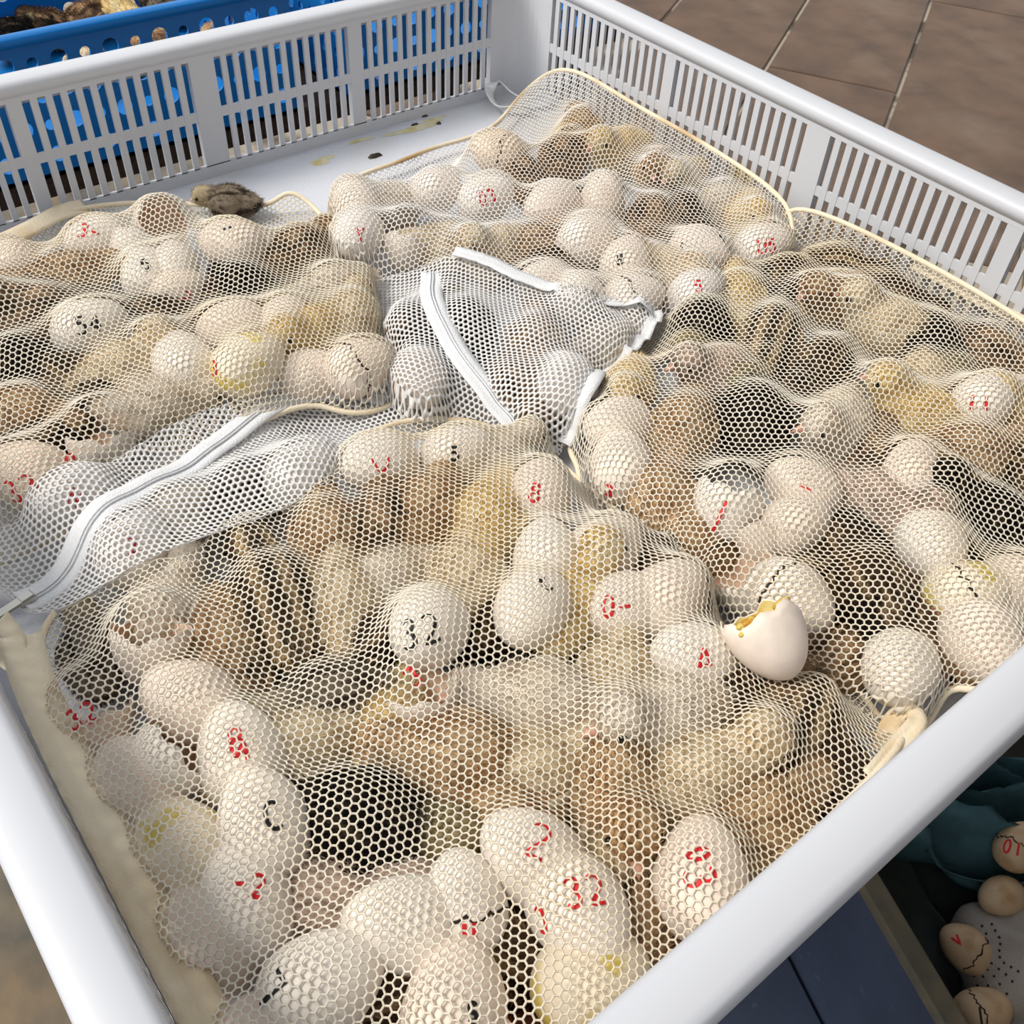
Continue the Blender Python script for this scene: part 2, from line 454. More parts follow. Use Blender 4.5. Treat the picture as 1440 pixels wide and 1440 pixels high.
blue_crate(-0.52, -0.145, -0.80, -0.215, -0.03, 0.138, 'bright blue perforated crate of loose chicks behind the white crate')
blue_crate(-0.52, -0.145, -0.150, 0.28, -0.03, 0.125, 'second blue perforated crate seen through slots by the back corner')

# ------------------------------------------------------------------ lower right: blue board, tub, cloths
P0 = at(1210, 1220, -0.42)[:2]; P1 = at(1340, 1440, -0.42)[:2]
td = (P1 - P0) / np.linalg.norm(P1 - P0); tn = np.array([-td[1], td[0]])
if tn[1] < 0: tn = -tn
ta = math.atan2(td[1], td[0])
tc_ = P0 + td * 0.10 + tn * 0.22
tub = empty('storage_tub', (tc_[0], tc_[1], ZG - 0.012), ta); tag(tub, 'slate blue open tub with olive rim on the floor beside the white crate', 'tub')
TX, TY = 0.33, 0.22
THh = -0.425 - (ZG - 0.012); TF = -0.545 - (ZG - 0.012)      # rim and inside floor above the ground
m = MB(); m.box((-TX + 0.008, -TY + 0.008, 0), (TX - 0.008, TY - 0.008, TF)); m.build('bottom_panel', MAT['tub'], tub)
for (a, b) in (((-TX, -TY, 0.0), (TX, -TY + 0.008, THh)), ((-TX, TY - 0.008, 0.0), (TX, TY, THh)),
               ((-TX, -TY + 0.008, 0.0), (-TX + 0.008, TY - 0.008, THh)), ((TX - 0.008, -TY + 0.008, 0.0), (TX, TY - 0.008, THh))):
    m = MB(); m.box(a, b); m.build('side_wall', MAT['mat'], tub)
m = MB()
for q in (((-TX - 0.012, -TY - 0.012), (TX + 0.012, -TY + 0.012)), ((-TX - 0.012, TY - 0.012), (TX + 0.012, TY + 0.012)),
          ((-TX - 0.012, -TY + 0.012), (-TX + 0.012, TY - 0.012)), ((TX - 0.012, -TY + 0.012), (TX + 0.012, TY - 0.012))):
    m = MB(); m.box((*q[0], THh), (*q[1], THh + 0.010), 0.003); m.build('rim', MAT['tubrim'], tub)

bc = P0 + td * 0.05 - tn * 0.203
m = MB(); m.box((-0.40, -0.20, 0), (0.40, 0.20, 0.02), 0.003)
bo = m.build('floor_board', MAT['mat'], None, loc=(bc[0], bc[1], ZG - 0.012)); bo.rotation_euler = (0, 0, ta)
tag(bo, 'flat scratched slate blue board on the floor beside the tub', 'board')
def cloth_sheet(name, cx, cy, z, sx, sy, yaw, amp, folds, mat, label, cat, seed, sag=0.0):
    nx, ny = 70, 56; r_ = np.random.default_rng(seed)
    U, V_ = np.meshgrid(np.linspace(-1, 1, nx), np.linspace(-1, 1, ny))
    Z = np.zeros_like(U); X = U * sx + 0.0; Y = V_ * sy + 0.0
    for k_ in range(folds):
        a = r_.uniform(-0.5, 0.5); p = r_.uniform(-1, 1); w = r_.uniform(0.10, 0.22); s = (V_ * math.cos(a) + U * math.sin(a) - p + 0.15*np.sin(3*U + k_)) / w
        g = np.maximum(0, 1 - np.abs(s))**1.2 * (0.6 + 0.4*np.sin(2*U + r_.uniform(0, 6)))
        Z += amp * r_.uniform(0.5, 1.0) * g; Y -= 0.012 * g * s
    edge = 1 + 0.10*np.sin(4*U + 1) + 0.08*np.sin(7*V_)
    X *= edge; Y *= edge
    Z -= sag * (U**2 + V_**2)
    n_ = nx * ny
    c, s_ = math.cos(yaw), math.sin(yaw)
    top = np.stack([X*c - Y*s_, X*s_ + Y*c, np.maximum(Z, 0.0) + 0.002], -1).reshape(-1, 3)
    bot = top - np.array([0, 0, 0.0016])
    I = np.arange(n_).reshape(ny, nx)
    Q = np.stack([I[:-1, :-1], I[:-1, 1:], I[1:, 1:], I[1:, :-1]], -1).reshape(-1, 4)
    rim_ = np.concatenate([I[0, :], I[1:, -1], I[-1, -2::-1], I[-2:0:-1, 0]]); r2 = np.roll(rim_, -1)
    S = np.stack([rim_, rim_ + n_, r2 + n_, r2], -1)
    me = fast_mesh(name, np.concatenate([top, bot]), np.concatenate([Q, (Q + n_)[:, ::-1], S]), mat)
    o = link(name, me, None, loc=(cx, cy, z)); tag(o, label, cat); return o
zt = -0.5445
c = at(1330, 1290, -0.53)[:2]
cloth_sheet('lining_cloth', c[0] + 0.01, c[1] + 0.03, zt, 0.20, 0.13, ta + 0.1, 0.018, 8, MAT['lining'], 'dark grey green cloth lining the bottom of the tub', 'cloth', 5)
c = at(1345, 1172, -0.52)[:2]
cloth_sheet('teal_cloth', c[0] - 0.005, c[1] + 0.015, zt + 0.016, 0.135, 0.088, ta + 0.95, 0.085, 11, MAT['teal'], 'crumpled teal cloth heaped in the tub beside the eggs', 'cloth', 9)
# towel: a soft heap with rows of eyelets
c = at(1462, 1345, -0.49); nu_, nv_ = 60, 26; V = []; Fq = []
for j in range(nv_ + 1):
    ph = math.pi/2 * j / nv_
    for i in range(nu_):
        th = 2*math.pi*i/nu_
        r = 1 + 0.10*math.sin(3*th + 1) + 0.05*math.sin(7*th + 4*ph)
        V.append((0.085*r*math.sin(ph + 0.001)*math.cos(th), 0.060*r*math.sin(ph + 0.001)*math.sin(th), 0.062*max(0.0, math.cos(ph))**0.8*(1 + 0.08*math.sin(5*th))))
for j in range(nv_):
    for i in range(nu_):
        Fq.append((j*nu_ + i, (j+1)*nu_ + i, (j+1)*nu_ + (i+1) % nu_, j*nu_ + (i+1) % nu_))
Fq.append(tuple(nv_*nu_ + i for i in range(nu_))[::-1])
tw = link('white_towel', mesh_data('white_towel', V, Fq, MAT['towel']), None, loc=(c[0], c[1], zt + 0.022)); tw.rotation_euler = (0, 0, ta + 1.2)
tag(tw, 'white eyelet towel bunched up in the tub against the eggs', 'towel')
hole_m = MB()
for row in range(5):
    for k_ in range(9):
        ph = math.radians(38 + row*9); th = math.radians(150 + k_*9 + row*4)
        r = 1 + 0.10*math.sin(3*th + 1) + 0.05*math.sin(7*th + 4*ph)
        hole_m.sphere((0.0852*r*math.sin(ph)*math.cos(th), 0.0602*r*math.sin(ph)*math.sin(th), 0.0622*math.cos(ph)**0.8*(1 + 0.08*math.sin(5*th))), 0.0014, 6, 4)
hm = hole_m.build('eyelets', MAT['crack'], tw); hm['kind'] = 'stuff'

# unseen wall added on the right to keep light off the tub
m = MB(); m.box((1.25, -0.45, ZG - 0.012), (1.35, 3.2, 1.2)); wr = m.build('added_shade_wall', MAT['tile']); wr['kind'] = 'structure'; wr['label'] = 'brown wall added out of view to shade the tub'

m = MB(); m.box((0.50, -0.75, 1.20), (1.9, 3.2, 1.25)); wc = m.build('added_shade_roof', MAT['wood']); wc['kind'] = 'structure'; wc['label'] = 'low roof added out of view to shade the tub'  # roof added out of view, blocks sky light above the tub

# ------------------------------------------------------------------ eggs
EGG_SIZES = {'s': (0.0265, 0.0205), 'm': (0.0280, 0.0218), 'l': (0.0295, 0.0228)}
KE = 0.16
def egg_rho(t, b):      # t in -1..1 along the long axis, +1 is the pointed end
    return b * math.sqrt(max(0.0, 1 - t*t)) * (1 - KE * t) 
def egg_surface(a, b, d):
    """distance along unit direction d (local) to the egg surface"""
    lo, hi = 0.0, a * 1.3
    for _ in range(22):
        s = (lo + hi) / 2
        x, y, z = d[0]*s, d[1]*s, d[2]*s
        t = z / a
        if abs(t) < 1 and math.hypot(x, y) < egg_rho(t, b): lo = s
        else: hi = s
    return lo
_egg_cache = {}
def egg_mesh(size, mat):
    key = (size, mat)
    if key in _egg_cache: return _egg_cache[key]
    a, b = EGG_SIZES[size]; nu, nv = 28, 18
    v = [(0, 0, -a)]; f = []
    for j in range(1, nv):
        t = -math.cos(math.pi * j / nv)
        r = egg_rho(t, b)
        for i in range(nu):
            th = 2*math.pi*i/nu; v.append((r*math.cos(th), r*math.sin(th), a*t))
    v.append((0, 0, a)); top = len(v) - 1
    for i in range(nu):
        i2 = (i+1) % nu
        f.append((0, 1 + i2, 1 + i)); f.append((top, 1 + (nv-2)*nu + i, 1 + (nv-2)*nu + i2))
        for j in range(nv - 2):
            q = 1 + j*nu; f.append((q + i, q + i2, q + nu + i2, q + nu + i))
    me = mesh_data('eggshell', v, f, MAT[mat]); _egg_cache[key] = me
    return me
def cup_mesh(size, mat, inner, frac, seed, th=0.0006):
    """open shell, opening towards +z, torn edge; returns shell mesh and membrane mesh"""
    a, b = EGG_SIZES[size]; nu, nv = 36, 14; r_ = random.Random(seed)
    ph = [r_.uniform(0, 6.28) for _ in range(5)]
    jag = [r_.uniform(-1, 1) for _ in range(nu)]
    def cut(i):
        t = 2*math.pi*i/nu
        return frac + 0.10*math.sin(t + ph[0]) + 0.07*math.sin(3*t + ph[1]) + 0.06*math.sin(7*t + ph[2]) + 0.045*jag[i]
    def surf(scale, zoff=0.0):
        v = [(0, 0, -a*scale)]; 
        for j in range(1, nv + 1):
            for i in range(nu):
                lim = min(0.93, cut(i)); t = -1 + (lim + 1) * (1 - math.cos(math.pi/2 * j / nv))
                t = max(-0.9999, t)
                r = egg_rho(-t, b) * scale       # blunt end torn off, pointed end at the bottom
                th_ = 2*math.pi*i/nu
                v.append((r*math.cos(th_), r*math.sin(th_), a*t*scale))
        return v
    def faces(flip):
        f = []
        for i in range(nu):
            i2 = (i+1) % nu
            f.append((0, 1+i2, 1+i))
            for j in range(nv - 1):
                q = 1 + j*nu; f.append((q+i, q+i2, q+nu+i2, q+nu+i))
        return [x[::-1] for x in f] if flip else f
    vo, vi = surf(1.0), surf(1.0 - th/b*1.3)
    n = len(vo); f = faces(False) + [tuple(i + n for i in x) for x in faces(True)]
    q = 1 + (nv-1)*nu
    for i in range(nu):
        i2 = (i+1) % nu; f.append((q+i, q+i2, q+i2+n, q+i+n))
    sh = mesh_data('broken_eggshell', vo + vi, f, MAT[mat])
    mem = mesh_data('membrane', surf(1.0 - th/b*1.3 - 0.02), faces(True), MAT[inner])
    return sh, mem

def arc(cx, cy, rx, ry, a0, a1, n=10):
    return [(cx + rx*math.cos(math.radians(a0 + (a1-a0)*k/n)), cy + ry*math.sin(math.radians(a0 + (a1-a0)*k/n))) for k in range(n+1)]
GLYPH = {
 '0': [arc(.5,.5,.32,.5,90,450,16)], '1': [[(.5,1),(.5,0)]],
 '2': [arc(.5,.72,.34,.28,160,-40,8) + [(.15,0),(.9,0)]],
 '3': [arc(.45,.75,.32,.25,150,-80,8) + arc(.45,.26,.36,.27,80,-150,9)],
 '4': [[(.65,0),(.65,1),(.1,.35),(.95,.35)]],
 '5': [[(.85,1),(.25,1),(.2,.58)] + arc(.48,.32,.35,.32,110,-150,10)],
 '6': [[(.7,1)] + arc(.48,.3,.33,.3,150,510,14)],
 '7': [[(.1,1),(.9,1),(.4,0)]], '8': [arc(.5,.76,.26,.24,270,630,12), arc(.5,.26,.32,.26,90,450,12)],
 '9': [arc(.5,.7,.3,.3,0,360,12) + [(.7,0)]],
 'U': [[(.1,1),(.15,.35)] + arc(.5,.32,.35,.32,180,360,8) + [(.9,1)]],
 'u': [arc(.5,.9,.5,.8,190,350,10)],
 'Y': [[(.1,1),(.5,.5),(.9,1)], [(.5,.5),(.5,0)]], 'N': [[(.1,0),(.1,1),(.9,0),(.9,1)]],
 'C': [arc(.5,.5,.42,.5,50,310,12)], 'V': [[(.05,1),(.5,0),(.95,1)]], 'A': [[(.5,1),(.1,.05),(.95,.15),(.5,1)]],
 '-': [[(.1,.5),(.9,.5)]], '/': [[(.2,0),(.8,1)]], '.': [[(.45,.05),(.55,.1)]], 's': [arc(.5,.75,.3,.25,20,270,8) + arc(.5,.25,.3,.25,90,-160,8)],
}
def add_mark(egg, a, b, spec):
    glyphs, colr, dx, dy, size, rot = spec
    mw = egg.matrix_world; R3 = mw.to_3x3(); c = np.array(mw.translation)
    tc = CC - c; dist = np.linalg.norm(tc); tc = tc / dist
    ppm = FPX / float(CR[2] @ (c - CC))
    off = (CR[0] * dx + CR[1] * dy) / ppm
    r0 = (a + b) / 2
    nn = off + tc * math.sqrt(max(r0*r0 - off @ off, 0.15*r0*r0)); nn = nn / np.linalg.norm(nn)
    ri = CR[0] - nn * (CR[0] @ nn); ri /= np.linalg.norm(ri); up = np.cross(nn, ri)
    if up @ (-CR[1]) < 0: up = -up
    ca, sa = math.cos(math.radians(rot)), math.sin(math.radians(rot))
    e1 = ri*ca + up*sa; e2 = -ri*sa + up*ca
    Rt = np.array(R3).T
    size *= 0.001; adv = 0.78*size; x0 = -adv*len(glyphs)/2
    V = []; F = []
    wd = 0.00115
    for gi, g in enumerate(glyphs):
        for st in GLYPH[g]:
            pts = []
            for k in range(len(st) - 1):
                for q in range(4):
                    t = q / 4; pts.append((st[k][0]*(1-t) + st[k+1][0]*t, st[k][1]*(1-t) + st[k+1][1]*t))
            pts.append(st[-1])
            P = [np.array([x0 + gi*adv + p[0]*adv*0.9, (p[1]-0.5)*size]) for p in pts]
            base = len(V)
            for k, p in enumerate(P):
                d = P[min(k+1, len(P)-1)] - P[max(k-1, 0)]; d = d / (np.linalg.norm(d) + 1e-9); nrm = np.array([-d[1], d[0]])
                for s in (-1, 1):
                    q = p + nrm*wd*s
                    w = nn*r0 + e1*q[0] + e2*q[1]
                    l = Rt @ (w / np.linalg.norm(w))
                    V.append(tuple(l * (egg_surface(a, b, l) + 0.00025)))
            for k in range(len(P) - 1):
                i = base + 2*k; F.append((i, i+1, i+3, i+2))
    return link('number_mark', mesh_data('number_mark', V, F, MAT['red' if colr == 'r' else 'black'], False), egg)
def add_crack(egg, a, b, seed, t0=-0.15):
    r_ = random.Random(seed); V = []; F = []; n = 46
    prev = 0
    for k in range(n + 1):
        th = 2*math.pi*k/n*0.8
        prev = 0.6*prev + r_.uniform(-0.09, 0.09)
        w = 0.0005 + 0.0005*r_.random()
        for s in (-1, 1):
            z = a*(t0 + prev) + s*w; t = z/a
            r = egg_rho(t, b) + 0.0002; V.append((r*math.cos(th), r*math.sin(th), z))
    for k in range(n): F.append((2*k, 2*k+1, 2*k+3, 2*k+2))
    return link('crack_line', mesh_data('crack_line', V, F, MAT['crack'], False), egg)

OBST = {}            # bag -> list of (centre, 3x3 covariance) for draping
def put_egg(bag, px, py, z, ang, tilt, kind, size, mat, marks, label, extra=None):
    c = at(px, py, z); yaw = heading(px, py, ang, z); tl = math.radians(tilt)
    if bag and bag != 'T': c[0] = min(max(c[0], 0.028), W - 0.028); c[1] = min(max(c[1], -L + 0.028), -0.028)
    d = Vector((math.cos(yaw)*math.cos(tl), math.sin(yaw)*math.cos(tl), math.sin(tl)))
    q = d.to_track_quat('Z', 'Y')
    a, b = EGG_SIZES[size]
    if kind == 'cup':
        fr, inner, seed = extra
        sh, mem = cup_mesh(size, mat, inner, fr, seed)
        o = link('broken_eggshell', sh); link('membrane', mem, o)
    else:
        o = link('hatching_egg', egg_mesh(size, mat))
    o.rotation_mode = 'QUATERNION'; o.rotation_quaternion = q; o.location = c
    o.matrix_world = Matrix.Translation(Vector(c)) @ q.to_matrix().to_4x4()
    if kind == 'crk': add_crack(o, a, b, extra or 3)
    for mk in marks: add_mark(o, a, b, mk)
    tag(o, label, 'egg' if kind != 'cup' else 'eggshell', {'L': 'eggs in the left bag', 'K': 'eggs in the back bag', 'R': 'eggs in the right bag', 'F': 'eggs in the front bag'}.get((bag or ' ')[0], 'eggs in the tub' if bag == 'T' else None) or 'loose eggs')
    R3 = np.array(q.to_matrix()); S = R3 @ np.diag([b*b, b*b, a*a]) @ R3.T
    if bag: OBST.setdefault(bag, []).append((np.array(c), S))
    return o

# ------------------------------------------------------------------ chicks
def remeshed(shapes, voxel=0.0021):
    m = MB()
    for c, r in shapes: m.sphere(c, r, 20, 14)
    o = m.build('tmp', None)
    md = o.modifiers.new('r', 'REMESH'); md.mode = 'VOXEL'; md.voxel_size = voxel
    ms = o.modifiers.new('s', 'SMOOTH'); ms.iterations = 6; ms.factor = 0.5
    dg = bpy.context.evaluated_depsgraph_get(); dg.update()
    me = bpy.data.meshes.new_from_object(o.evaluated_get(dg))
    old = o.data; bpy.data.objects.remove(o); bpy.data.meshes.remove(old)
    me.polygons.foreach_set('use_smooth', [True]*len(me.polygons))
    return me
POSES = {}
def pose(head, neck, flat=1.0):
    hx, hy, hz = head; nx, ny, nz = neck
    sh = [((0, 0, 0.0265*flat), (0.0315, 0.0240, 0.0255*flat)), ((0.013, 0, 0.026*flat), (0.0215, 0.0215, 0.0225*flat)),
          ((-0.022, 0, 0.029*flat), (0.018, 0.0165, 0.0165*flat)), ((-0.036, 0, 0.033*flat), (0.010, 0.009, 0.008)),
          (neck, (0.0145, 0.0135, 0.0145)), (((nx+hx)/2, (ny+hy)/2, (nz+hz)/2), (0.014, 0.013, 0.013)), (head, (0.0155, 0.0140, 0.0140))]
    return sh
POSE_DEF = {   # head centre, neck, look direction (yaw, pitch), flatness
 'up': ((0.032, 0.0, 0.050), (0.024, 0.0, 0.040), (0.0, -8), 1.0),
 'left': ((0.028, 0.011, 0.050), (0.022, 0.004, 0.040), (55, -5), 1.0),
 'right': ((0.028, -0.011, 0.050), (0.022, -0.004, 0.040), (-55, -5), 1.0),
 'low': ((0.041, 0.003, 0.030), (0.029, 0.001, 0.030), (10, -15), 0.92),
}
NB = {}
for k_, (hd, nk, lk, fl_) in POSE_DEF.items():
    POSES[k_] = remeshed(pose(hd, nk, fl_))

def sm(a, b, x): t = np.clip((x - a)/(b - a), 0, 1); return t*t*(3 - 2*t)
def wob(P, s, seed):
    r_ = np.random.default_rng(seed); out = 0
    for k in range(5):
        w = r_.normal(size=3); w /= np.linalg.norm(w)
        out = out + np.sin(P @ w * s * (0.6 + 0.3*k) + r_.uniform(0, 6.28))
    return out / 5
def mixc(c, d, t): return c * (1 - t)[:, None] + np.array(lin(d))[None, :] * t[:, None]
def chick_colour(kind, P, hd):
    n = len(P); z = P[:, 2]; y = np.abs(P[:, 1]); x = P[:, 0]
    w = wob(P, 220, 3); w2 = wob(P, 520, 5)
    C = np.tile(np.array(lin((0.93, 0.86, 0.68))), (n, 1))
    back = sm(0.026, 0.044, z + 0.004*w); dh = np.linalg.norm(P - np.array(hd), axis=1); headm = sm(0.020, 0.014, dh)
    st = wob(P*np.array([0.45, 1.0, 1.0]), 900, 8); st2 = wob(P*np.array([0.5, 1.0, 1.0]), 420, 9)
    one = lambda c_: np.tile(np.array(lin(c_)), (n, 1))
    if kind == 'cream':
        C = one((0.93, 0.87, 0.75)); C = mixc(C, (0.84, 0.74, 0.57), sm(-0.2, 0.5, w)*0.6); C = mixc(C, (0.95, 0.91, 0.82), sm(0.02, 0.01, z)*0.7); C = mixc(C, (0.55, 0.42, 0.30), sm(0.10, 0.42, st)*back*0.45)
    elif kind == 'pale':
        C = one((0.94, 0.90, 0.84)); C = mixc(C, (0.82, 0.74, 0.64), sm(-0.1, 0.5, w)*0.6); C = mixc(C, (0.48, 0.40, 0.33), sm(0.12, 0.45, st)*back*0.40)
    elif kind == 'yellow':
        C = one((0.92, 0.82, 0.58)); C = mixc(C, (0.94, 0.89, 0.75), sm(-0.2, 0.4, w)*0.7); C = mixc(C, (0.66, 0.50, 0.28), sm(0.10, 0.42, st)*back*0.5)
    elif kind == 'buff':
        C = one((0.83, 0.71, 0.55)); C = mixc(C, (0.70, 0.53, 0.36), back*0.75*sm(-0.5, 0.4, w)); C = mixc(C, (0.90, 0.84, 0.70), sm(0.026, 0.012, z)*0.8); C = mixc(C, (0.36, 0.25, 0.16), sm(0.05, 0.35, st)*back*0.6)
    elif kind == 'brown':
        C = one((0.70, 0.57, 0.43)); C = mixc(C, (0.42, 0.30, 0.21), back*sm(-0.4, 0.3, w)*0.8); C = mixc(C, (0.86, 0.77, 0.60), sm(0.024, 0.012, z)*0.8); C = mixc(C, (0.17, 0.12, 0.09), sm(0.0, 0.3, st2)*back*0.75)
    elif kind == 'stripe':
        C = one((0.76, 0.65, 0.48))
        d1 = sm(0.0065, 0.0035, y + 0.0012*w2)*back; d2 = sm(0.0045, 0.0022, np.abs(y - 0.0145) + 0.001*w2)*sm(0.02, 0.034, z)
        C = mixc(C, (0.16, 0.11, 0.08), np.clip(d1 + d2, 0, 1)*0.95); C = mixc(C, (0.88, 0.81, 0.66), sm(0.022, 0.012, z)*0.7); C = mixc(C, (0.40, 0.29, 0.19), sm(0.05, 0.35, st)*0.5)
    elif kind == 'black':
        C = one((0.09, 0.08, 0.078)); C = mixc(C, (0.22, 0.18, 0.15), sm(0.1, 0.7, w)*0.7); C = mixc(C, (0.42, 0.35, 0.27), sm(0.2, 0.5, st)*0.5); C = mixc(C, (0.78, 0.72, 0.56), sm(0.016, 0.007, z)*0.8)
        C = mixc(C, (0.66, 0.60, 0.44), headm*sm(0.048, 0.042, z)*0.8)
    elif kind == 'dark':
        C = one((0.28, 0.21, 0.16)); C = mixc(C, (0.09, 0.07, 0.06), sm(-0.1, 0.4, w)); C = mixc(C, (0.66, 0.54, 0.40), sm(0.08, 0.38, st2)*0.65); C = mixc(C, (0.70, 0.60, 0.45), sm(0.018, 0.008, z)*0.7)
    elif kind == 'grey':
        C = one((0.58, 0.53, 0.46)); C = mixc(C, (0.26, 0.22, 0.19), sm(-0.1, 0.4, st2)); C = mixc(C, (0.76, 0.70, 0.57), headm*0.7)
    elif kind == 'pink':
        C = one((0.84, 0.75, 0.69)); C = mixc(C, (0.60, 0.53, 0.47), sm(0.0, 0.5, w)*0.8); C = mixc(C, (0.36, 0.30, 0.26), sm(0.15, 0.45, st)*0.6)
    shade = 1 + 0.10*w2
    return np.clip(C * shade[:, None], 0, 1)
def set_col(me, C):
    a = me.color_attributes.new('Col', 'FLOAT_COLOR', 'POINT')
    a.data.foreach_set('color', np.concatenate([C, np.ones((len(C), 1))], 1).astype(np.float32).ravel())
_variant = {}
def wing_data(kind, side, hd):
    nu, nv = 10, 16; V = []; 
    for j in range(nv + 1):
        t = j / nv; xx = 0.014 - 0.036*t; hw = 0.0105*math.sin(math.pi*min(1, 0.12 + 0.88*t)**0.8 if t < 1 else math.pi) + 0.0006
        th = 0.0032*math.sqrt(max(0.0, 1 - (2*t - 1)**2)) + 0.0004
        for i in range(nu):
            a = 2*math.pi*i/nu
            V.append((xx, side*(0.0232 - 0.006*(2*t - 0.7)**2 + th*math.cos(a)), 0.030 - 0.006*t + hw*math.sin(a)))
    F = [(j*nu + i, j*nu + (i+1) % nu, (j+1)*nu + (i+1) % nu, (j+1)*nu + i) for j in range(nv) for i in range(nu)]
    F += [tuple(range(nu))[::-1], tuple(nv*nu + i for i in range(nu))]
    me = mesh_data('wing', V, F, MAT['down']); set_col(me, chick_colour(kind, np.array(V), hd) * 0.93); return me
def chick_variant(kind, ps):
    if (kind, ps) in _variant: return _variant[(kind, ps)]
    hd, nk, (yaw, pitch), fl_ = POSE_DEF[ps]
    src = POSES[ps]; me = src.copy(); n = len(me.vertices)
    P = np.empty(n*3, np.float32); me.vertices.foreach_get('co', P); P = P.reshape(-1, 3).astype(float)
    Nn = np.empty(n*3, np.float32); me.vertex_normals.foreach_get('vector', Nn); Nn = Nn.reshape(-1, 3).astype(float)
    C = chick_colour(kind, P, hd); set_col(me, C)
    me.materials.clear(); me.materials.append(MAT['down'])
    # down: short tapered tufts growing out of the skin
    ns = 5200; r_ = np.random.default_rng(abs(hash((len(kind), ps))) % 1000 if False else (sum(map(ord, kind + ps)) % 997))
    idx = r_.integers(0, n, ns); B = P[idx] + r_.normal(scale=0.0006, size=(ns, 3)); Nr = Nn[idx]
    flow = np.tile(np.array([-0.9, 0, -0.15]), (ns, 1)); flow -= Nr * np.sum(flow*Nr, 1)[:, None]
    D = Nr*0.55 + flow*0.8 + r_.normal(scale=0.33, size=(ns, 3)); D /= np.linalg.norm(D, axis=1)[:, None]
    ln = r_.uniform(0.0035, 0.0075, ns); ln *= np.where(np.linalg.norm(P[idx] - np.array(hd), axis=1) < 0.017, 0.55, 1.0)
    S = np.cross(D, r_.normal(size=(ns, 3))); S /= np.linalg.norm(S, axis=1)[:, None]
    wd = r_.uniform(0.00022, 0.00045, ns)[:, None]
    V = np.stack([B - S*wd, B + S*wd, B + D*ln[:, None]], 1).reshape(-1, 3)
    T = np.arange(ns*3).reshape(-1, 3)
    dn = fast_mesh('down_tufts', V, T, MAT['down'], False)
    Cs = C[idx] * r_.uniform(0.75, 1.25, ns)[:, None]
    set_col(dn, np.repeat(np.clip(Cs, 0, 1), 3, 0))
    # face
    q = Matrix.Rotation(math.radians(yaw), 4, 'Z') @ Matrix.Rotation(math.radians(-pitch), 4, 'Y')
    q = Matrix.Translation(Vector(hd)) @ q
    bk = MB(); bv = []; nb = 8
    for j in range(7):
        t = j / 6; rr = (1 - t**1.6) * 0.0036 + 0.00015
        for i in range(nb):
            a = 2*math.pi*i/nb; bv.append((0.0125 + 0.0100*t, rr*1.05*math.cos(a), rr*0.95*math.sin(a) - 0.0018 - 0.0022*t*t))
    bf = [(j*nb + i, j*nb + (i+1) % nb, (j+1)*nb + (i+1) % nb, (j+1)*nb + i) for j in range(6) for i in range(nb)] + [tuple(6*nb + i for i in range(nb))]
    bk.add([tuple(q @ Vector(p)) for p in bv], bf)
    ey = []
    for s in (1, -1):
        e = MB(); e.sphere(tuple(q @ Vector((0.0052, s*0.0125, 0.0022))), 0.0026, 10, 8); ey.append(e.data('eye', MAT['eye'], True))
    wg = [wing_data(kind, 1, hd), wing_data(kind, -1, hd)]
    lg = []
    for s in (1, -1):
        l_ = MB(); l_.tube([(0.002, s*0.011, 0.012), (0.010, s*0.012, 0.004), (0.014, s*0.012, 0.0015)], [0.0026, 0.0019, 0.0017], 7)
        for ta_ in (-28, 0, 28):
            a = math.radians(ta_); l_.tube([(0.014, s*0.012, 0.0015), (0.014 + 0.014*math.cos(a), s*0.012 + 0.014*math.sin(a), 0.0009)], [0.0014, 0.0007], 6)
        lg.append(l_.data('leg', MAT['leg'], True))
    _variant[(kind, ps)] = dict(body=me, down=dn, beak=bk.data('beak', MAT['beak'], True), eyes=ey, wings=wg, legs=lg, hd=hd, fl=fl_)
    return _variant[(kind, ps)]
def put_chick(bag, px, py, ang, kind, ps, s, label, z0=0.003, tilt=(0, 0), group=None):
    zc = z0 + 0.030*s
    c = at(px, py, zc); yaw = heading(px, py, ang, zc)
    if bag: c[0] = min(max(c[0], 0.036), W - 0.036); c[1] = min(max(c[1], -L + 0.036), -0.036)
    v = chick_variant(kind, ps)
    o = empty('chick', (c[0], c[1], z0)); o.rotation_euler = (math.radians(tilt[0]), math.radians(tilt[1]), yaw); o.scale = (s, s, s)
    link('body', v['body'], o)
    d = link('down_tufts', v['down'], o); d['kind'] = 'stuff'
    link('beak', v['beak'], o)
    for e in v['eyes']: link('eye', e, o)
    for e in v['wings']: link('wing', e, o)
    for e in v['legs']: link('leg', e, o)
    tag(o, label, 'chick', group or {'L': 'chicks in the left bag', 'K': 'chicks in the back bag', 'R': 'chicks in the right bag', 'F': 'chicks in the front bag'}.get((bag or ' ')[0], 'loose chicks'))
    if bag:
        R3 = np.array(Matrix.Rotation(yaw, 3, 'Z'))
        for (lc, rr) in (((0, 0, 0.0265), (0.032, 0.0245, 0.026)), ((-0.022, 0, 0.029), (0.018, 0.0165, 0.0165)), (v['hd'], (0.016, 0.0145, 0.0145))):
            cc = np.array([c[0], c[1], z0]) + R3 @ (np.array(lc)*s)
            OBST.setdefault(bag, []).append((cc, R3 @ np.diag((np.array(rr)*s)**2) @ R3.T))
    return o

# ------------------------------------------------------------------ what lies in the bags
r, b = 'r', 'k'
E_ = put_egg
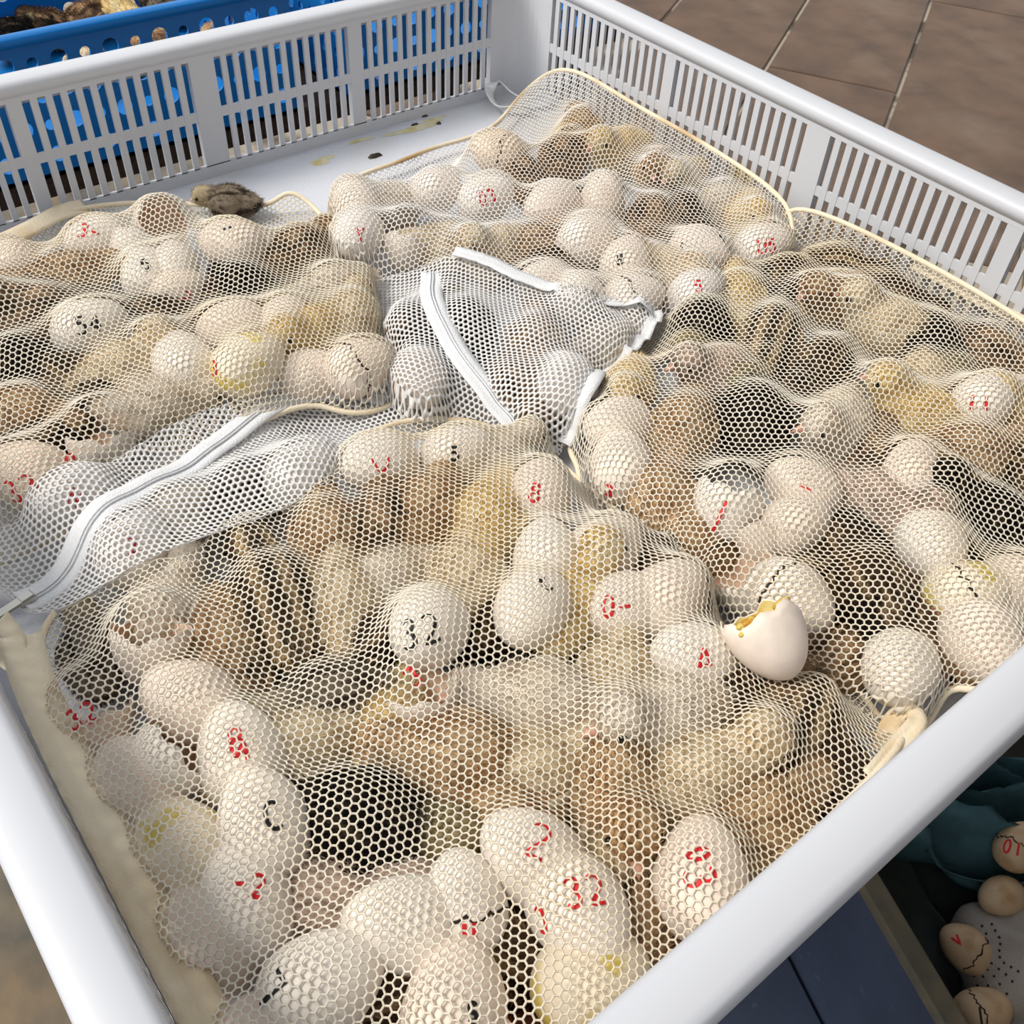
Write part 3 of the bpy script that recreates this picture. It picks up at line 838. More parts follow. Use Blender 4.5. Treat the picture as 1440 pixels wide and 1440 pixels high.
# left bag
E_('L', 137, 340, .036, 200, 10, 'egg', 'm', 'egg2', [('3-', r, -10, -14, 14, -10)], 'white egg with red scribble at the far end of the left bag')
E_('L', 226, 314, .040, -20, 30, 'cup', 'l', 'egg1', [], 'open empty half shell facing right near the far hem of the left bag', (0.15, 'inner', 1))
E_('L', 184, 354, .030, 60, 20, 'cup', 's', 'egg2', [], 'torn white shell between the red scribbled egg and the open half shell', (0.35, 'inner', 2))
E_('L', 207, 388, .038, 100, 20, 'egg', 's', 'egg2', [('5', b, -2, -16, 11, 25)], 'small white egg with a black 5 below the open half shell')
E_('L', 245, 378, .038, 80, 15, 'egg', 's', 'egg2', [], 'plain white shell half tucked below the open half shell')
E_('L', 252, 414, .030, 20, 5, 'egg', 's', 'egg1', [('2', r, 12, 4, 11, -40)], 'egg with a red squiggle just above the dark chick in the left bag')
E_('L', 327, 346, .040, 170, 5, 'egg', 'l', 'egg1', [('--', b, -6, -24, 7, 20)], 'large cream egg with black specks on top near the loose grey chick')
E_('L', 128, 462, .038, 15, 10, 'egg', 'l', 'egg2', [('54', b, -3, -6, 15, 10)], 'white egg numbered 54 in black in the left bag')
E_('L', 328, 462, .038, 190, 5, 'egg', 'm', 'egg1', [], 'cream egg under a net crease in the middle of the left bag')
E_('L', 258, 512, .038, 120, 10, 'egg', 'l', 'egg2', [], 'plain white egg left of the green stained egg')
E_('L', 350, 512, .042, 25, 10, 'egg', 'l', 'eggdirty', [('3', r, -38, 4, 9, 0)], 'cream egg with green stain and red tick in the left bag')
E_('L', 400, 458, .034, 60, 10, 'egg', 'm', 'egg1', [], 'pinkish egg just left of the yellow faced chick')
E_('L', 506, 516, .034, 20, 5, 'crk', 'm', 'egg1', [], 'cream egg with a jagged dark crack at the right end of the left bag', 12)
E_('L', 440, 528, .026, 10, 5, 'egg', 's', 'egg1', [], 'small low egg between the yellow faced chick and the zipper flap')
E_('L', 42, 668, .036, 170, 15, 'egg', 'l', 'egg3', [('33', r, -12, 20, 18, 20)], 'tan egg with bold red numerals at the left edge')
E_('L', 142, 618, .032, 70, 55, 'cup', 'l', 'egg0', [], 'wide open shell with tan lining beside the zipper of the front bag', (0.05, 'inner', 6))
E_('L', 100, 645, .034, 100, 30, 'cup', 's', 'egg2', [('9', r, 0, 6, 12, 0)], 'pointed white shell shard marked with a red loop', (-0.1, 'inner', 8))
E_('L', 15, 372, .030, 160, 5, 'egg', 'm', 'egg1', [], 'pale egg cut by the left edge near the far hem')

C_ = put_chick
C_('L', 440, 470, 215, 'yellow', 'up', 0.92, 'yellow faced chick with dark eye at the right end of the left bag')
C_('L', 492, 446, 70, 'cream', 'low', 0.90, 'cream chick pressed against the right side of the left bag')
C_('L', 470, 402, 195, 'pale', 'low', 0.85, 'pale chick with pink beak near the right shoulder of the left bag')
C_('L', 418, 352, 30, 'brown', 'low', 0.92, 'dark brown chick below the far hem of the left bag')
C_('L', 345, 405, 330, 'black', 'low', 0.92, 'black chick right of the red squiggled egg in the left bag')
C_('L', 55, 440, 185, 'brown', 'up', 0.95, 'brown chick left of the egg numbered 54')
C_('L', 95, 385, 10, 'buff', 'low', 0.92, 'buff chick above the egg numbered 54')
C_('L', 35, 512, 150, 'black', 'low', 0.92, 'black chick at the left edge below the net crease')
C_('L', 92, 530, 330, 'dark', 'low', 0.88, 'dark mottled chick between the black chick and the cream one')
C_('L', 172, 522, 20, 'cream', 'up', 0.95, 'cream chick with a clear dark eye below the egg numbered 54')
C_('L', 35, 585, 170, 'buff', 'low', 0.95, 'smooth buff backed chick above the tan red numbered egg')
C_('L', 62, 618, 200, 'dark', 'low', 0.80, 'dark chick squeezed above the tan red numbered egg')
C_('L', 215, 565, 10, 'pale', 'low', 0.92, 'pale chick beside the zipper flap under the left net')
C_('L', 232, 448, 340, 'dark', 'low', 0.88, 'dark chick between the egg numbered 54 and the cream egg')
C_('L', 20, 408, 180, 'buff', 'low', 0.85, 'buff chick at the left edge under the far hem')
C_('L', 300, 420, 180, 'dark', 'low', 0.75, 'dark chick buried under the large cream egg')

# back bag
E_('K', 500, 288, .034, 120, 20, 'egg', 'm', 'egg0', [], 'white egg at the far left tip of the back bag')
E_('K', 503, 332, .036, 250, 15, 'egg', 'l', 'egg2', [('Y', r, 4, -2, 13, 0)], 'white egg marked with a red Y in the back bag')
E_('K', 615, 268, .034, 20, 10, 'egg', 's', 'egg0', [], 'white egg left of the egg marked 03')
E_('K', 684, 280, .038, 10, 25, 'egg', 'm', 'egg2', [('03', r, 2, -4, 13, 20)], 'white egg numbered 03 in red in the back bag')
E_('K', 700, 216, .036, 170, 10, 'crk', 'm', 'egg3', [], 'pinkish cracked egg nearest the cloth loop of the back bag', 21)
E_('K', 572, 335, .034, 60, 45, 'cup', 'm', 'egg0', [], 'broken shell with reddish lining behind the zipper panel', (0.0, 'innerr', 11))
E_('K', 776, 291, .040, 200, 5, 'egg', 'l', 'egg1', [], 'large pinkish egg on top in the middle of the back bag')
E_('K', 846, 286, .040, 80, 50, 'egg', 'm', 'egg1', [('.', b, -4, -34, 8, 0)], 'round cream egg right of the large pinkish egg in the back bag')
E_('K', 826, 338, .040, 20, 10, 'egg', 'l', 'egg0', [], 'smooth white egg in front of the round cream egg')
E_('K', 880, 372, .038, 70, 20, 'egg', 'm', 'egg0', [('8', b, -8, -8, 9, 0)], 'white egg with small black mark right of the smooth white egg')
E_('K', 812, 424, .036, 250, 10, 'egg', 'm', 'egg2', [], 'bright white egg just behind the corner of the zipper panel')
E_('K', 890, 422, .034, 10, 10, 'crk', 'm', 'egg0', [('-', b, 10, 8, 8, 30)], 'cracked white egg with black strokes behind the zipper panel tip', 31)
E_('K', 982, 356, .036, 340, 10, 'egg', 'm', 'egg1', [('C', b, -16, -10, 14, 60)], 'cream egg with a curved black line in the back bag')
E_('K', 1072, 348, .036, 10, 15, 'egg', 'm', 'egg2', [('U5', r, 8, -2, 13, 5)], 'white egg marked U5 in red beside the right bag')
E_('K', 978, 415, .034, 40, 10, 'egg', 'm', 'egg2', [('5', r, 4, -12, 11, 0)], 'white egg marked with a red 5 beside the right bag')
E_('K', 762, 402, .030, 200, 10, 'egg', 's', 'egg0', [], 'small white egg half hidden behind the upper edge of the zipper panel')
E_('KZ', 590, 535, .028, 300, 10, 'egg', 'm', 'egg1', [], 'cream egg under the left flap of the back bag zipper')
E_('KZ', 795, 545, .034, 260, 15, 'egg', 'l', 'egg2', [('.-', b, -6, 42, 8, 0)], 'large white egg under the zipper panel of the back bag')

C_('K', 700, 350, 200, 'cream', 'up', 0.90, 'cream chick with pink beak above the zipper panel')
C_('K', 748, 345, 30, 'buff', 'low', 0.88, 'buff chick below the large pinkish egg in the back bag')
C_('K', 790, 222, 60, 'brown', 'low', 0.92, 'brown chick high up in the back bag')
C_('K', 818, 180, 100, 'buff', 'low', 0.85, 'buff chick at the top of the back bag against the crate wall')
C_('K', 872, 212, 200, 'yellow', 'up', 0.92, 'yellow chick with grey eye high in the back bag')
C_('K', 922, 240, 260, 'buff', 'up', 0.88, 'orange buff chick with stretched neck in the back bag')
C_('K', 915, 308, 250, 'brown', 'low', 0.92, 'brown winged chick right of the round cream egg')
C_('K', 968, 250, 215, 'cream', 'up', 0.85, 'cream chick with dark eye against the slotted right wall')
C_('K', 965, 300, 300, 'dark', 'low', 0.85, 'dark olive chick above the egg with the curved black line')
C_('K', 1052, 302, 250, 'yellow', 'left', 0.88, 'pale yellow chick with black eye beside the right wall')
C_('K', 1015, 285, 200, 'pale', 'low', 0.88, 'pale chick between two dark eyed chicks at the right wall')
C_('K', 938, 380, 330, 'cream', 'up', 0.85, 'cream chick left of the egg marked with a red 5')
C_('K', 630, 340, 180, 'cream', 'low', 0.88, 'cream chick right of the shell with reddish lining')
C_('K', 785, 372, 10, 'dark', 'low', 0.80, 'dark chick pressed under the smooth white egg')
C_('K', 735, 245, 100, 'brown', 'low', 0.80, 'brown chick between the egg numbered 03 and the netting fold')
C_('K', 550, 285, 10, 'pale', 'low', 0.78, 'pale chick buried behind the egg marked with a red Y')
C_('KZ', 655, 458, 110, 'black', 'low', 0.92, 'black chick under the zipper panel of the back bag')
C_('KZ', 752, 482, 80, 'buff', 'low', 0.92, 'tan chick under the zipper panel of the back bag')
C_('KZ', 850, 480, 20, 'pale', 'low', 0.80, 'pale chick near the pointed tip of the zipper panel')
C_('KZ', 725, 545, 300, 'brown', 'low', 0.80, 'brown chick beside the zipper tape of the back bag')

C_('KZ', 578, 462, 280, 'dark', 'low', 0.80, 'dark chick under the left flap beside the zipper tape')
# right bag
E_('R', 868, 600, .030, 200, 15, 'egg', 'm', 'egg0', [], 'white egg at the left hem of the right bag below the golden face')
E_('R', 874, 654, .032, 100, 15, 'egg', 'm', 'egg0', [('3', r, -16, 34, 8, 0)], 'bright white egg low at the left hem of the right bag')
E_('R', 1022, 712, .040, 70, 40, 'cup', 'l', 'egg2', [('1', r, -8, 14, 24, -20), ('-', r, -12, -34, 8, 20)], 'tall torn white shell with red strokes in the right bag', (0.30, 'inner', 15))
E_('R', 1128, 690, .036, 160, 20, 'egg', 'm', 'egg1', [('-', r, 6, -4, 16, -35)], 'cream egg crossed by a red stroke in the right bag')
E_('R', 1066, 742, .034, 120, 35, 'cup', 's', 'egg1', [], 'small broken shell right of the tall torn shell', (0.1, 'inner', 17))
E_('R', 1118, 740, .036, 20, 10, 'egg', 's', 'egg1', [], 'small pinkish egg left of the black striped chick')
E_('R', 1112, 842, .034, 320, 10, 'crk', 'l', 'egg2', [], 'large cracked white egg under the net behind the exposed broken egg', 41)
E_('R', 1048, 812, .030, 150, 40, 'cup', 'l', 'egg2', [], 'torn white shell half under the exposed broken egg', (0.2, 'inner', 71))
E_('R', 1310, 768, .044, 280, 20, 'egg', 'm', 'egg2', [], 'white egg under the pink skinned chick head in the right bag')
E_('R', 1358, 838, .040, 10, 15, 'crk', 'm', 'eggdirty', [], 'cracked egg smeared yellow near the right rim', 43)
E_('R', 1380, 905, .040, 300, 10, 'egg', 'l', 'egg1', [], 'large cream egg nearest the right rim of the crate')
E_('R', 1264, 942, .036, 250, 20, 'egg', 'm', 'egg2', [], 'white egg at the front hem of the right bag')
E_('R', 1428, 828, .036, 0, 10, 'egg', 'm', 'egg1', [], 'cream egg cut by the right picture edge')
E_('R', 1382, 566, .046, 30, 20, 'egg', 's', 'egg2', [('11', r, -4, 0, 12, 0)], 'white egg with two red strokes beside the yellow headed chick')
E_('R', 1282, 668, .044, 90, 20, 'egg', 's', 'egg1', [], 'small pale egg between the brown buff chick and the pink skinned head')

C_('R', 1040, 418, 100, 'yellow', 'low', 0.90, 'golden chick at the far left shoulder of the right bag')
C_('R', 1085, 470, 250, 'stripe', 'low', 1.0, 'tan striped chick with dark back lines in the right bag')
C_('R', 985, 455, 240, 'black', 'low', 0.92, 'black chick at the left edge of the right bag')
C_('R', 1175, 418, 200, 'buff', 'up', 0.92, 'orange buff chick behind the white faced chick')
C_('R', 1250, 458, 165, 'cream', 'up', 0.98, 'white faced chick with clear dark eye in the right bag')
C_('R', 1105, 392, 20, 'dark', 'low', 0.88, 'dark brown chick under the far corner of the right bag')
C_('R', 1205, 365, 350, 'stripe', 'low', 0.88, 'striped chick under the highest corner of the right bag')
C_('R', 1285, 400, 340, 'dark', 'low', 0.90, 'dark chick right of the striped one at the slotted wall')
C_('R', 1310, 480, 300, 'black', 'low', 0.95, 'black chick between the white faced chick and the right wall')
C_('R', 1398, 490, 330, 'brown', 'low', 0.95, 'brown chick behind the yellow headed chick at the right edge')
C_('R', 1300, 528, 250, 'cream', 'low', 0.85, 'cream chick just behind the yellow browed head')
C_('R', 1155, 515, 220, 'dark', 'low', 0.95, 'dark brown chick right of the tan striped one')
C_('R', 1010, 525, 190, 'pink', 'up', 0.88, 'pinkish faced chick left of the big black chick')
C_('R', 1062, 590, 100, 'black', 'low', 1.05, 'big black chick in the middle of the right bag')
C_('R', 962, 600, 250, 'buff', 'low', 0.98, 'buff chick with pale wing left of the big black chick')
C_('R', 932, 695, 300, 'buff', 'low', 0.95, 'buff chick at the lower left hem of the right bag')
C_('R', 885, 545, 250, 'yellow', 'up', 0.80, 'golden faced chick at the left hem of the right bag')
C_('R', 1295, 585, 160, 'yellow', 'up', 0.98, 'yellow browed chick with open dark eye right of the centre')
C_('R', 1440, 575, 185, 'yellow', 'up', 0.98, 'yellow headed chick at the right picture edge')
C_('R', 1178, 600, 250, 'pale', 'right', 0.98, 'pale chick with pink beak beside the big black chick')
C_('R', 1360, 640, 10, 'buff', 'low', 1.05, 'large brown buff chick below the yellow headed chick')
C_('R', 1235, 712, 330, 'pink', 'up', 0.98, 'wet pink skinned chick with bluish eye in the right bag')
C_('R', 1385, 728, 160, 'black', 'up', 1.0, 'black and grey chick near the right rim')
C_('R', 1225, 835, 110, 'dark', 'low', 1.08, 'black striped chick beside the large cracked white egg')
C_('R', 1200, 770, 80, 'black', 'low', 0.85, 'black chick above the striped one near the small pinkish egg')
C_('R', 1310, 875, 300, 'brown', 'low', 0.85, 'brown chick wedged between the eggs at the right rim')
C_('R', 1225, 640, 60, 'brown', 'low', 0.85, 'brown chick between the pale chick and the brown buff one')
C_('R', 1440, 660, 340, 'dark', 'low', 0.90, 'dark chick at the right picture edge below the buff one')

C_('R', 995, 770, 200, 'brown', 'low', 0.72, 'brown chick low under the tall torn white shell')
C_('R', 1150, 790, 30, 'dark', 'low', 0.75, 'dark chick between the small pinkish egg and the large cracked egg')
C_('R', 1180, 925, 200, 'brown', 'low', 0.78, 'brown chick at the front hem left of the white hem egg')
# the broken egg that lies on top of the net
xe = E_(None, 1078, 890, .066, 140, 34, 'cup', 'm', 'egg1', [], 'broken egg with yellow residue lying on top of the right net', (0.42, 'innery', 51))

# dried yolk clinging to its torn edge
ysh = []
for k in range(12):
    t = random.uniform(0.2, 3.6); ysh.append(((0.0165*math.cos(t) + random.uniform(-.002, .002), 0.0165*math.sin(t) + random.uniform(-.002, .002), 0.007 + random.uniform(-.004, .006)), (random.uniform(.002, .006), random.uniform(.002, .006), random.uniform(.0015, .003))))
for k in range(22):
    t = random.uniform(0, 6.28); r0 = random.uniform(0, 0.014); ysh.append(((r0*math.cos(t), r0*math.sin(t), random.uniform(-.006, .004)), (random.uniform(.003, .008), random.uniform(.003, .008), random.uniform(.001, .0022))))
yme = remeshed(ysh, 0.0008); yme.materials.clear(); yme.materials.append(MAT['yolk'])
yo = link('yolk_residue', yme, xe); yo['kind'] = 'stuff'
# front bag
E_('F', 532, 652, .036, 200, 15, 'egg', 'm', 'egg2', [('u', r, 6, -2, 17, 10)], 'white egg with a red smile shaped stroke at the back of the front bag')
E_('F', 642, 640, .032, 20, 10, 'egg', 's', 'egg2', [('5', b, -2, -2, 10, 0)], 'white egg with black scribble at the back hem of the front bag')
E_('F', 757, 698, .032, 80, 15, 'egg', 'm', 'egg1', [('8', r, -4, -6, 13, -10)], 'cream egg with red numeral right of the yellow buff chick')
E_('F', 602, 886, .046, 250, 30, 'egg', 'l', 'egg2', [('32', b, -10, 0, 16, 15)], 'white egg numbered 32 in black in the middle of the front bag')
E_('F', 768, 782, .040, 90, 10, 'egg', 's', 'egg2', [], 'small white egg above the large white egg in the front bag')
E_('F', 748, 858, .044, 240, 15, 'egg', 'l', 'egg2', [('C', b, 24, -44, 10, 40)], 'large white egg with black mark beside the yellow chick')
E_('F', 850, 775, .034, 30, 10, 'egg', 'm', 'egg1', [('8', r, 0, -4, 15, 10)], 'pinkish egg numbered 8 in red near the right bag')
E_('F', 872, 856, .036, 200, 10, 'egg', 'm', 'egg0', [('0-', r, -4, -4, 14, 0)], 'white egg with a red loop right of the yellow chick')
E_('F', 938, 842, .036, 40, 10, 'egg', 'l', 'egg1', [], 'large pinkish egg near the hem beside the exposed broken egg')
E_('F', 975, 925, .040, 180, 20, 'egg', 's', 'egg2', [('A', r, 18, 0, 13, 0)], 'white shell marked with a red triangle in the front bag')
E_('F', 592, 975, .038, 100, 55, 'cup', 'm', 'egg0', [('3', r, -12, -26, 12, 40)], 'open shell with pink lining and red ink below the egg numbered 32', (0.15, 'inner', 19))
E_('F', 213, 900, .042, 60, 60, 'cup', 'm', 'egg0', [], 'open shell with tan lining near the zipper pull', (0.25, 'inner', 23))
E_('F', 266, 985, .040, 160, 10, 'egg', 'm', 'egg1', [], 'pinkish egg below the open tan lined shell')
E_('F', 340, 1062, .040, 110, 20, 'egg', 'l', 'egg2', [('8', r, -8, -26, 16, 20), ('V', r, 0, -8, 10, 180)], 'white egg with bold red loops left in the front bag')
E_('F', 130, 1012, .034, 100, 30, 'cup', 'm', 'egg3', [('32', r, -16, -6, 12, 30)], 'tan shell with red ink against the left hem', (0.0, 'innerr', 27))
E_('F', 238, 1070, .038, 30, 20, 'cup', 'm', 'egg2', [], 'torn white shell left of the egg with bold red loops', (0.4, 'inner', 29))
E_('F', 192, 1105, .034, 120, 15, 'egg', 'm', 'egg1', [], 'pale egg against the left hem below the tan shell')
E_('F', 372, 1160, .044, 110, 25, 'egg', 'l', 'egg2', [('C', b, 18, -18, 15, 20)], 'white egg with a black C beside the big black chick')
E_('F', 258, 1195, .034, 130, 10, 'egg', 'l', 'eggdirty', [], 'speckled egg against the left hem')
E_('F', 345, 1270, .038, 100, 20, 'egg', 'l', 'egg2', [('-2', r, 8, -34, 12, 0)], 'white egg with red strokes below the egg with a black C')
E_('F', 292, 1318, .032, 130, 5, 'egg', 'l', 'egg1', [], 'shaded egg against the left hem near the bottom edge')
E_('F', 452, 1386, .042, 30, 10, 'egg', 'l', 'egg2', [('7', b, -62, 10, 18, -30)], 'largest white egg at the bottom edge with a black 7')
E_('F', 566, 1300, .042, 180, 10, 'egg', 'm', 'egg2', [], 'plain white egg below the big black chick')
E_('F', 652, 1275, .040, 100, 30, 'crk', 's', 'egg2', [('U', r, 8, 32, 9, 0)], 'cracked white shell right of the plain white egg', 47)
E_('F', 748, 1205, .044, 150, 20, 'egg', 'm', 'egg2', [('2', r, 14, -30, 20, -20)], 'white egg with a tall red 2 in the front bag')
E_('F', 815, 1282, .044, 300, 15, 'egg', 'l', 'egg2', [('32', r, 10, -40, 16, 10), ('C', r, -62, 14, 12, 200)], 'white egg numbered 32 in red near the front rim')
E_('F', 985, 1235, .046, 90, 20, 'egg', 'l', 'egg1', [('0', r, -4, -42, 12, -80), ('3', r, 0, 0, 16, -80)], 'cream egg numbered 30 in red against the front rim')
E_('F', 640, 1418, .042, 80, 20, 'egg', 'l', 'egg1', [('s', b, 28, 6, 8, 0)], 'large pinkish egg at the bottom edge')
E_('F', 838, 1388, .036, 20, 10, 'egg', 'm', 'eggdirty', [], 'yellow stained egg in the corner by the front rim')
E_('F', 752, 1405, .034, 60, 55, 'cup', 'm', 'egg1', [], 'open shell with blood streaked orange lining at the bottom edge', (0.0, 'innerr', 33))
E_('FZ', 425, 668, .036, 40, 10, 'egg', 'm', 'egg2', [], 'white egg under the zipper panel of the front bag')
E_('FZ', 190, 772, .032, 60, 10, 'egg', 'm', 'egg2', [('2', r, -4, -6, 11, 20)], 'egg with a red squiggle beside the zipper tape')
E_('FZ', 108, 702, .030, 200, 10, 'egg', 'm', 'egg2', [('N', r, -2, -2, 13, -20)], 'egg with a red N under the outer zipper flap')
E_('F', 370, 1470, .034, 30, 10, 'egg', 'm', 'egg1', [], 'egg cut by the bottom picture edge near the left hem')

C_('F', 462, 755, 100, 'buff', 'low', 0.98, 'buff chick at the back left ridge of the front bag')
C_('F', 535, 745, 80, 'brown', 'low', 0.95, 'brown chick between two buff chicks at the back ridge')
C_('F', 602, 715, 60, 'buff', 'low', 0.95, 'buff chick directly below the egg with black scribble')
C_('F', 690, 725, 250, 'yellow', 'low', 1.0, 'yellow buff chick left of the cream egg with red numeral')
C_('F', 388, 845, 110, 'stripe', 'low', 1.08, 'dark striped chick left of centre in the front bag')
C_('F', 318, 905, 280, 'buff', 'low', 0.92, 'tan chick right of the open tan lined shell')
C_('F', 478, 845, 90, 'cream', 'low', 0.98, 'cream chick right of the dark striped chick')
C_('F', 545, 812, 200, 'pale', 'low', 0.90, 'pale chick above the egg numbered 32 in black')
C_('F', 655, 812, 70, 'cream', 'low', 0.98, 'cream chick right of the egg numbered 32 in black')
C_('F', 812, 852, 60, 'yellow', 'up', 0.98, 'yellow chick between two marked white eggs')
C_('F', 770, 985, 170, 'pale', 'low', 1.0, 'pinkish pale chick below the large white egg')
C_('F', 868, 955, 80, 'cream', 'low', 0.95, 'cream chick below the egg with a red loop')
C_('F', 940, 1010, 200, 'pale', 'up', 1.02, 'pale chick left of the dark brown one near the right hem')
C_('F', 1022, 985, 300, 'dark', 'low', 0.90, 'dark brown chick below the shell with a red triangle')
C_('F', 655, 1065, 170, 'buff', 'low', 1.05, 'orange buff chick above the big black chick')
C_('F', 545, 1020, 250, 'yellow', 'low', 0.85, 'yellow chick left of the open shell with pink lining')
C_('F', 500, 1160, 350, 'black', 'low', 1.15, 'big black chick low in the front bag')
C_('F', 748, 1085, 20, 'cream', 'low', 0.98, 'cream chick above the white egg with a tall red 2')
C_('F', 695, 1145, 200, 'buff', 'low', 0.95, 'buff chick right of the big black chick')
C_('F', 868, 1110, 280, 'buff', 'up', 1.0, 'tan chick above the white egg numbered 32 in red')
C_('F', 882, 1195, 80, 'cream', 'low', 0.95, 'cream yellow chick left of the egg numbered 30')
C_('F', 985, 1095, 20, 'cream', 'up', 1.02, 'cream chick with dark eye above the egg numbered 30')
C_('F', 1065, 1055, 60, 'brown', 'low', 0.95, 'brown chick right of the pale chick near the front rim')
C_('F', 1125, 1030, 250, 'stripe', 'low', 0.95, 'dark striped chick in the right tip of the front bag')
C_('F', 1165, 1075, 300, 'dark', 'low', 0.85, 'dark chick against the front rim at the right tip')
C_('F', 1060, 1150, 30, 'buff', 'low', 0.98, 'tan chick against the front rim right of the egg numbered 30')
C_('F', 470, 985, 190, 'grey', 'low', 0.92, 'grey chick left of the yellow one in the front bag')
C_('F', 420, 1050, 200, 'cream', 'low', 0.95, 'cream chick right of the egg with bold red loops')
C_('F', 465, 1262, 10, 'pink', 'low', 0.95, 'pinkish grey chick below the big black chick')
C_('F', 905, 1300, 250, 'brown', 'low', 0.92, 'brown chick between the two red numbered eggs at the front rim')
C_('F', 330, 975, 80, 'brown', 'low', 0.85, 'brown chick left of the grey one in the front bag')
C_('F', 700, 1330, 320, 'dark', 'low', 0.85, 'dark chick wedged among the eggs at the bottom edge')
C_('FZ', 255, 720, 200, 'pale', 'low', 0.85, 'pale chick under the zipper panel near its pull end')
C_('FZ', 345, 690, 30, 'grey', 'low', 0.88, 'grey chick under the zipper panel beside the white egg')
C_('F', 232, 850, 60, 'pale', 'low', 0.85, 'pale chick behind the open tan lined shell')
C_('F', 130, 920, 100, 'grey', 'low', 0.75, 'grey chick at the left hem below the zipper pull')
C_('F', 700, 640, 30, 'pale', 'low', 0.78, 'pale chick at the back hem right of the egg with black scribble')
C_('F', 910, 790, 30, 'dark', 'low', 0.72, 'dark chick under the hem beside the pinkish egg numbered 8')
C_('F', 800, 905, 30, 'dark', 'low', 0.70, 'dark chick buried below the yellow chick')
C_('F', 520, 900, 200, 'dark', 'low', 0.78, 'dark chick left of the egg numbered 32 in black')

C_('F', 545, 1395, 200, 'dark', 'low', 0.80, 'dark chick between the two largest eggs at the bottom edge')
C_('F', 440, 900, 300, 'brown', 'low', 0.72, 'brown chick low under the dark striped chick')
C_('F', 690, 880, 60, 'dark', 'low', 0.72, 'dark chick between the egg numbered 32 and the large white egg')
# loose chicks
C_(None, 325, 279, 172, 'grey', 'low', 0.66, 'loose grey chick peeking over the far hem of the left bag', 0.0)
BG = 'chicks in the blue crate'
for (px, py, an, kd, ps, lb) in ((15, 48, 20, 'black', 'low', 'black chick at the left edge of the blue crate'), (70, 34, 160, 'dark', 'low', 'dark brown chick second from the left in the blue crate'),
        (118, 26, 30, 'brown', 'low', 'brown chick beside the yellow one in the blue crate'), (165, 14, 330, 'yellow', 'low', 'yellow chick in the middle of the blue crate'),
        (236, 4, 180, 'grey', 'up', 'grey faced chick with pink beak in the blue crate'), (280, -4, 20, 'yellow', 'low', 'yellow chick right of the grey faced one in the blue crate'),
        (205, 70, 30, 'buff', 'low', 'buff chick seen through the holes of the blue crate'), (120, 92, 60, 'cream', 'low', 'cream chick seen through the holes of the blue crate'),
        (330, 35, 200, 'buff', 'low', 'buff chick at the right end inside the blue crate')):
    C_(None, px, py, an, kd, ps, 0.95, lb, -0.025, group=BG)

# eggs in the tub on the floor
E_('T', 1359, 1333, -.492, 150, 15, 'crk', 'm', 'eggdim', [('V', r, -16, -14, 10, 20)], 'shade tinted tan egg with a red tick beside the towel in the tub', 61)
E_('T', 1432, 1190, -.455, 60, 20, 'crk', 'm', 'eggdim', [('01', r, -8, 2, 14, -15)], 'brown stained egg marked 01 on the teal cloth', 63)
E_('T', 1382, 1424, -.497, 20, 15, 'crk', 'l', 'eggdim', [('1', b, -2, 4, 16, 0)], 'shade tinted tan egg with a dark stroke at the bottom right of the tub', 65)
E_('T', 1408, 1262, -.478, 200, 15, 'egg', 's', 'eggdim', [], 'plain shade tinted tan egg between the teal cloth and the towel')
OBST.pop('T', None)

# ------------------------------------------------------------------ mesh bags
def smooth_poly(P, per=8):
    P = np.array(P, float); n = len(P); out = []
    for i in range(n):
        p0, p1, p2, p3 = P[i-1], P[i], P[(i+1) % n], P[(i+2) % n]
        for k in range(per):
            t = k / per
            out.append(0.5*((2*p1) + (-p0+p2)*t + (2*p0-5*p1+4*p2-p3)*t*t + (-p0+3*p1-3*p2+p3)*t**3))
    return np.array(out)
def smooth_path(P, per=10):
    P = np.array(P, float); Q = np.vstack([2*P[0]-P[1], P, 2*P[-1]-P[-2]]); out = []
    for i in range(1, len(Q) - 2):
        p0, p1, p2, p3 = Q[i-1], Q[i], Q[i+1], Q[i+2]
        for k in range(per):
            t = k / per
            out.append(0.5*((2*p1) + (-p0+p2)*t + (2*p0-5*p1+4*p2-p3)*t*t + (-p0+3*p1-3*p2+p3)*t**3))
    out.append(P[-1]); return np.array(out)
def world_poly(spec):
    out = []
    for p in spec:
        if p[0] == 'w': q = np.array(p[1:], float)
        else: q = at(*p)
        q[0] = min(max(q[0], 0.008), W - 0.008); q[1] = min(max(q[1], -L + 0.008), -0.008)
        out.append(q)
    return out
GX0, GY0, GS = -0.02, -L - 0.02, 0.002
GNX, GNY = int((W + 0.04)/GS), int((L + 0.04)/GS)
gx = GX0 + GS*np.arange(GNX); gy = GY0 + GS*np.arange(GNY)
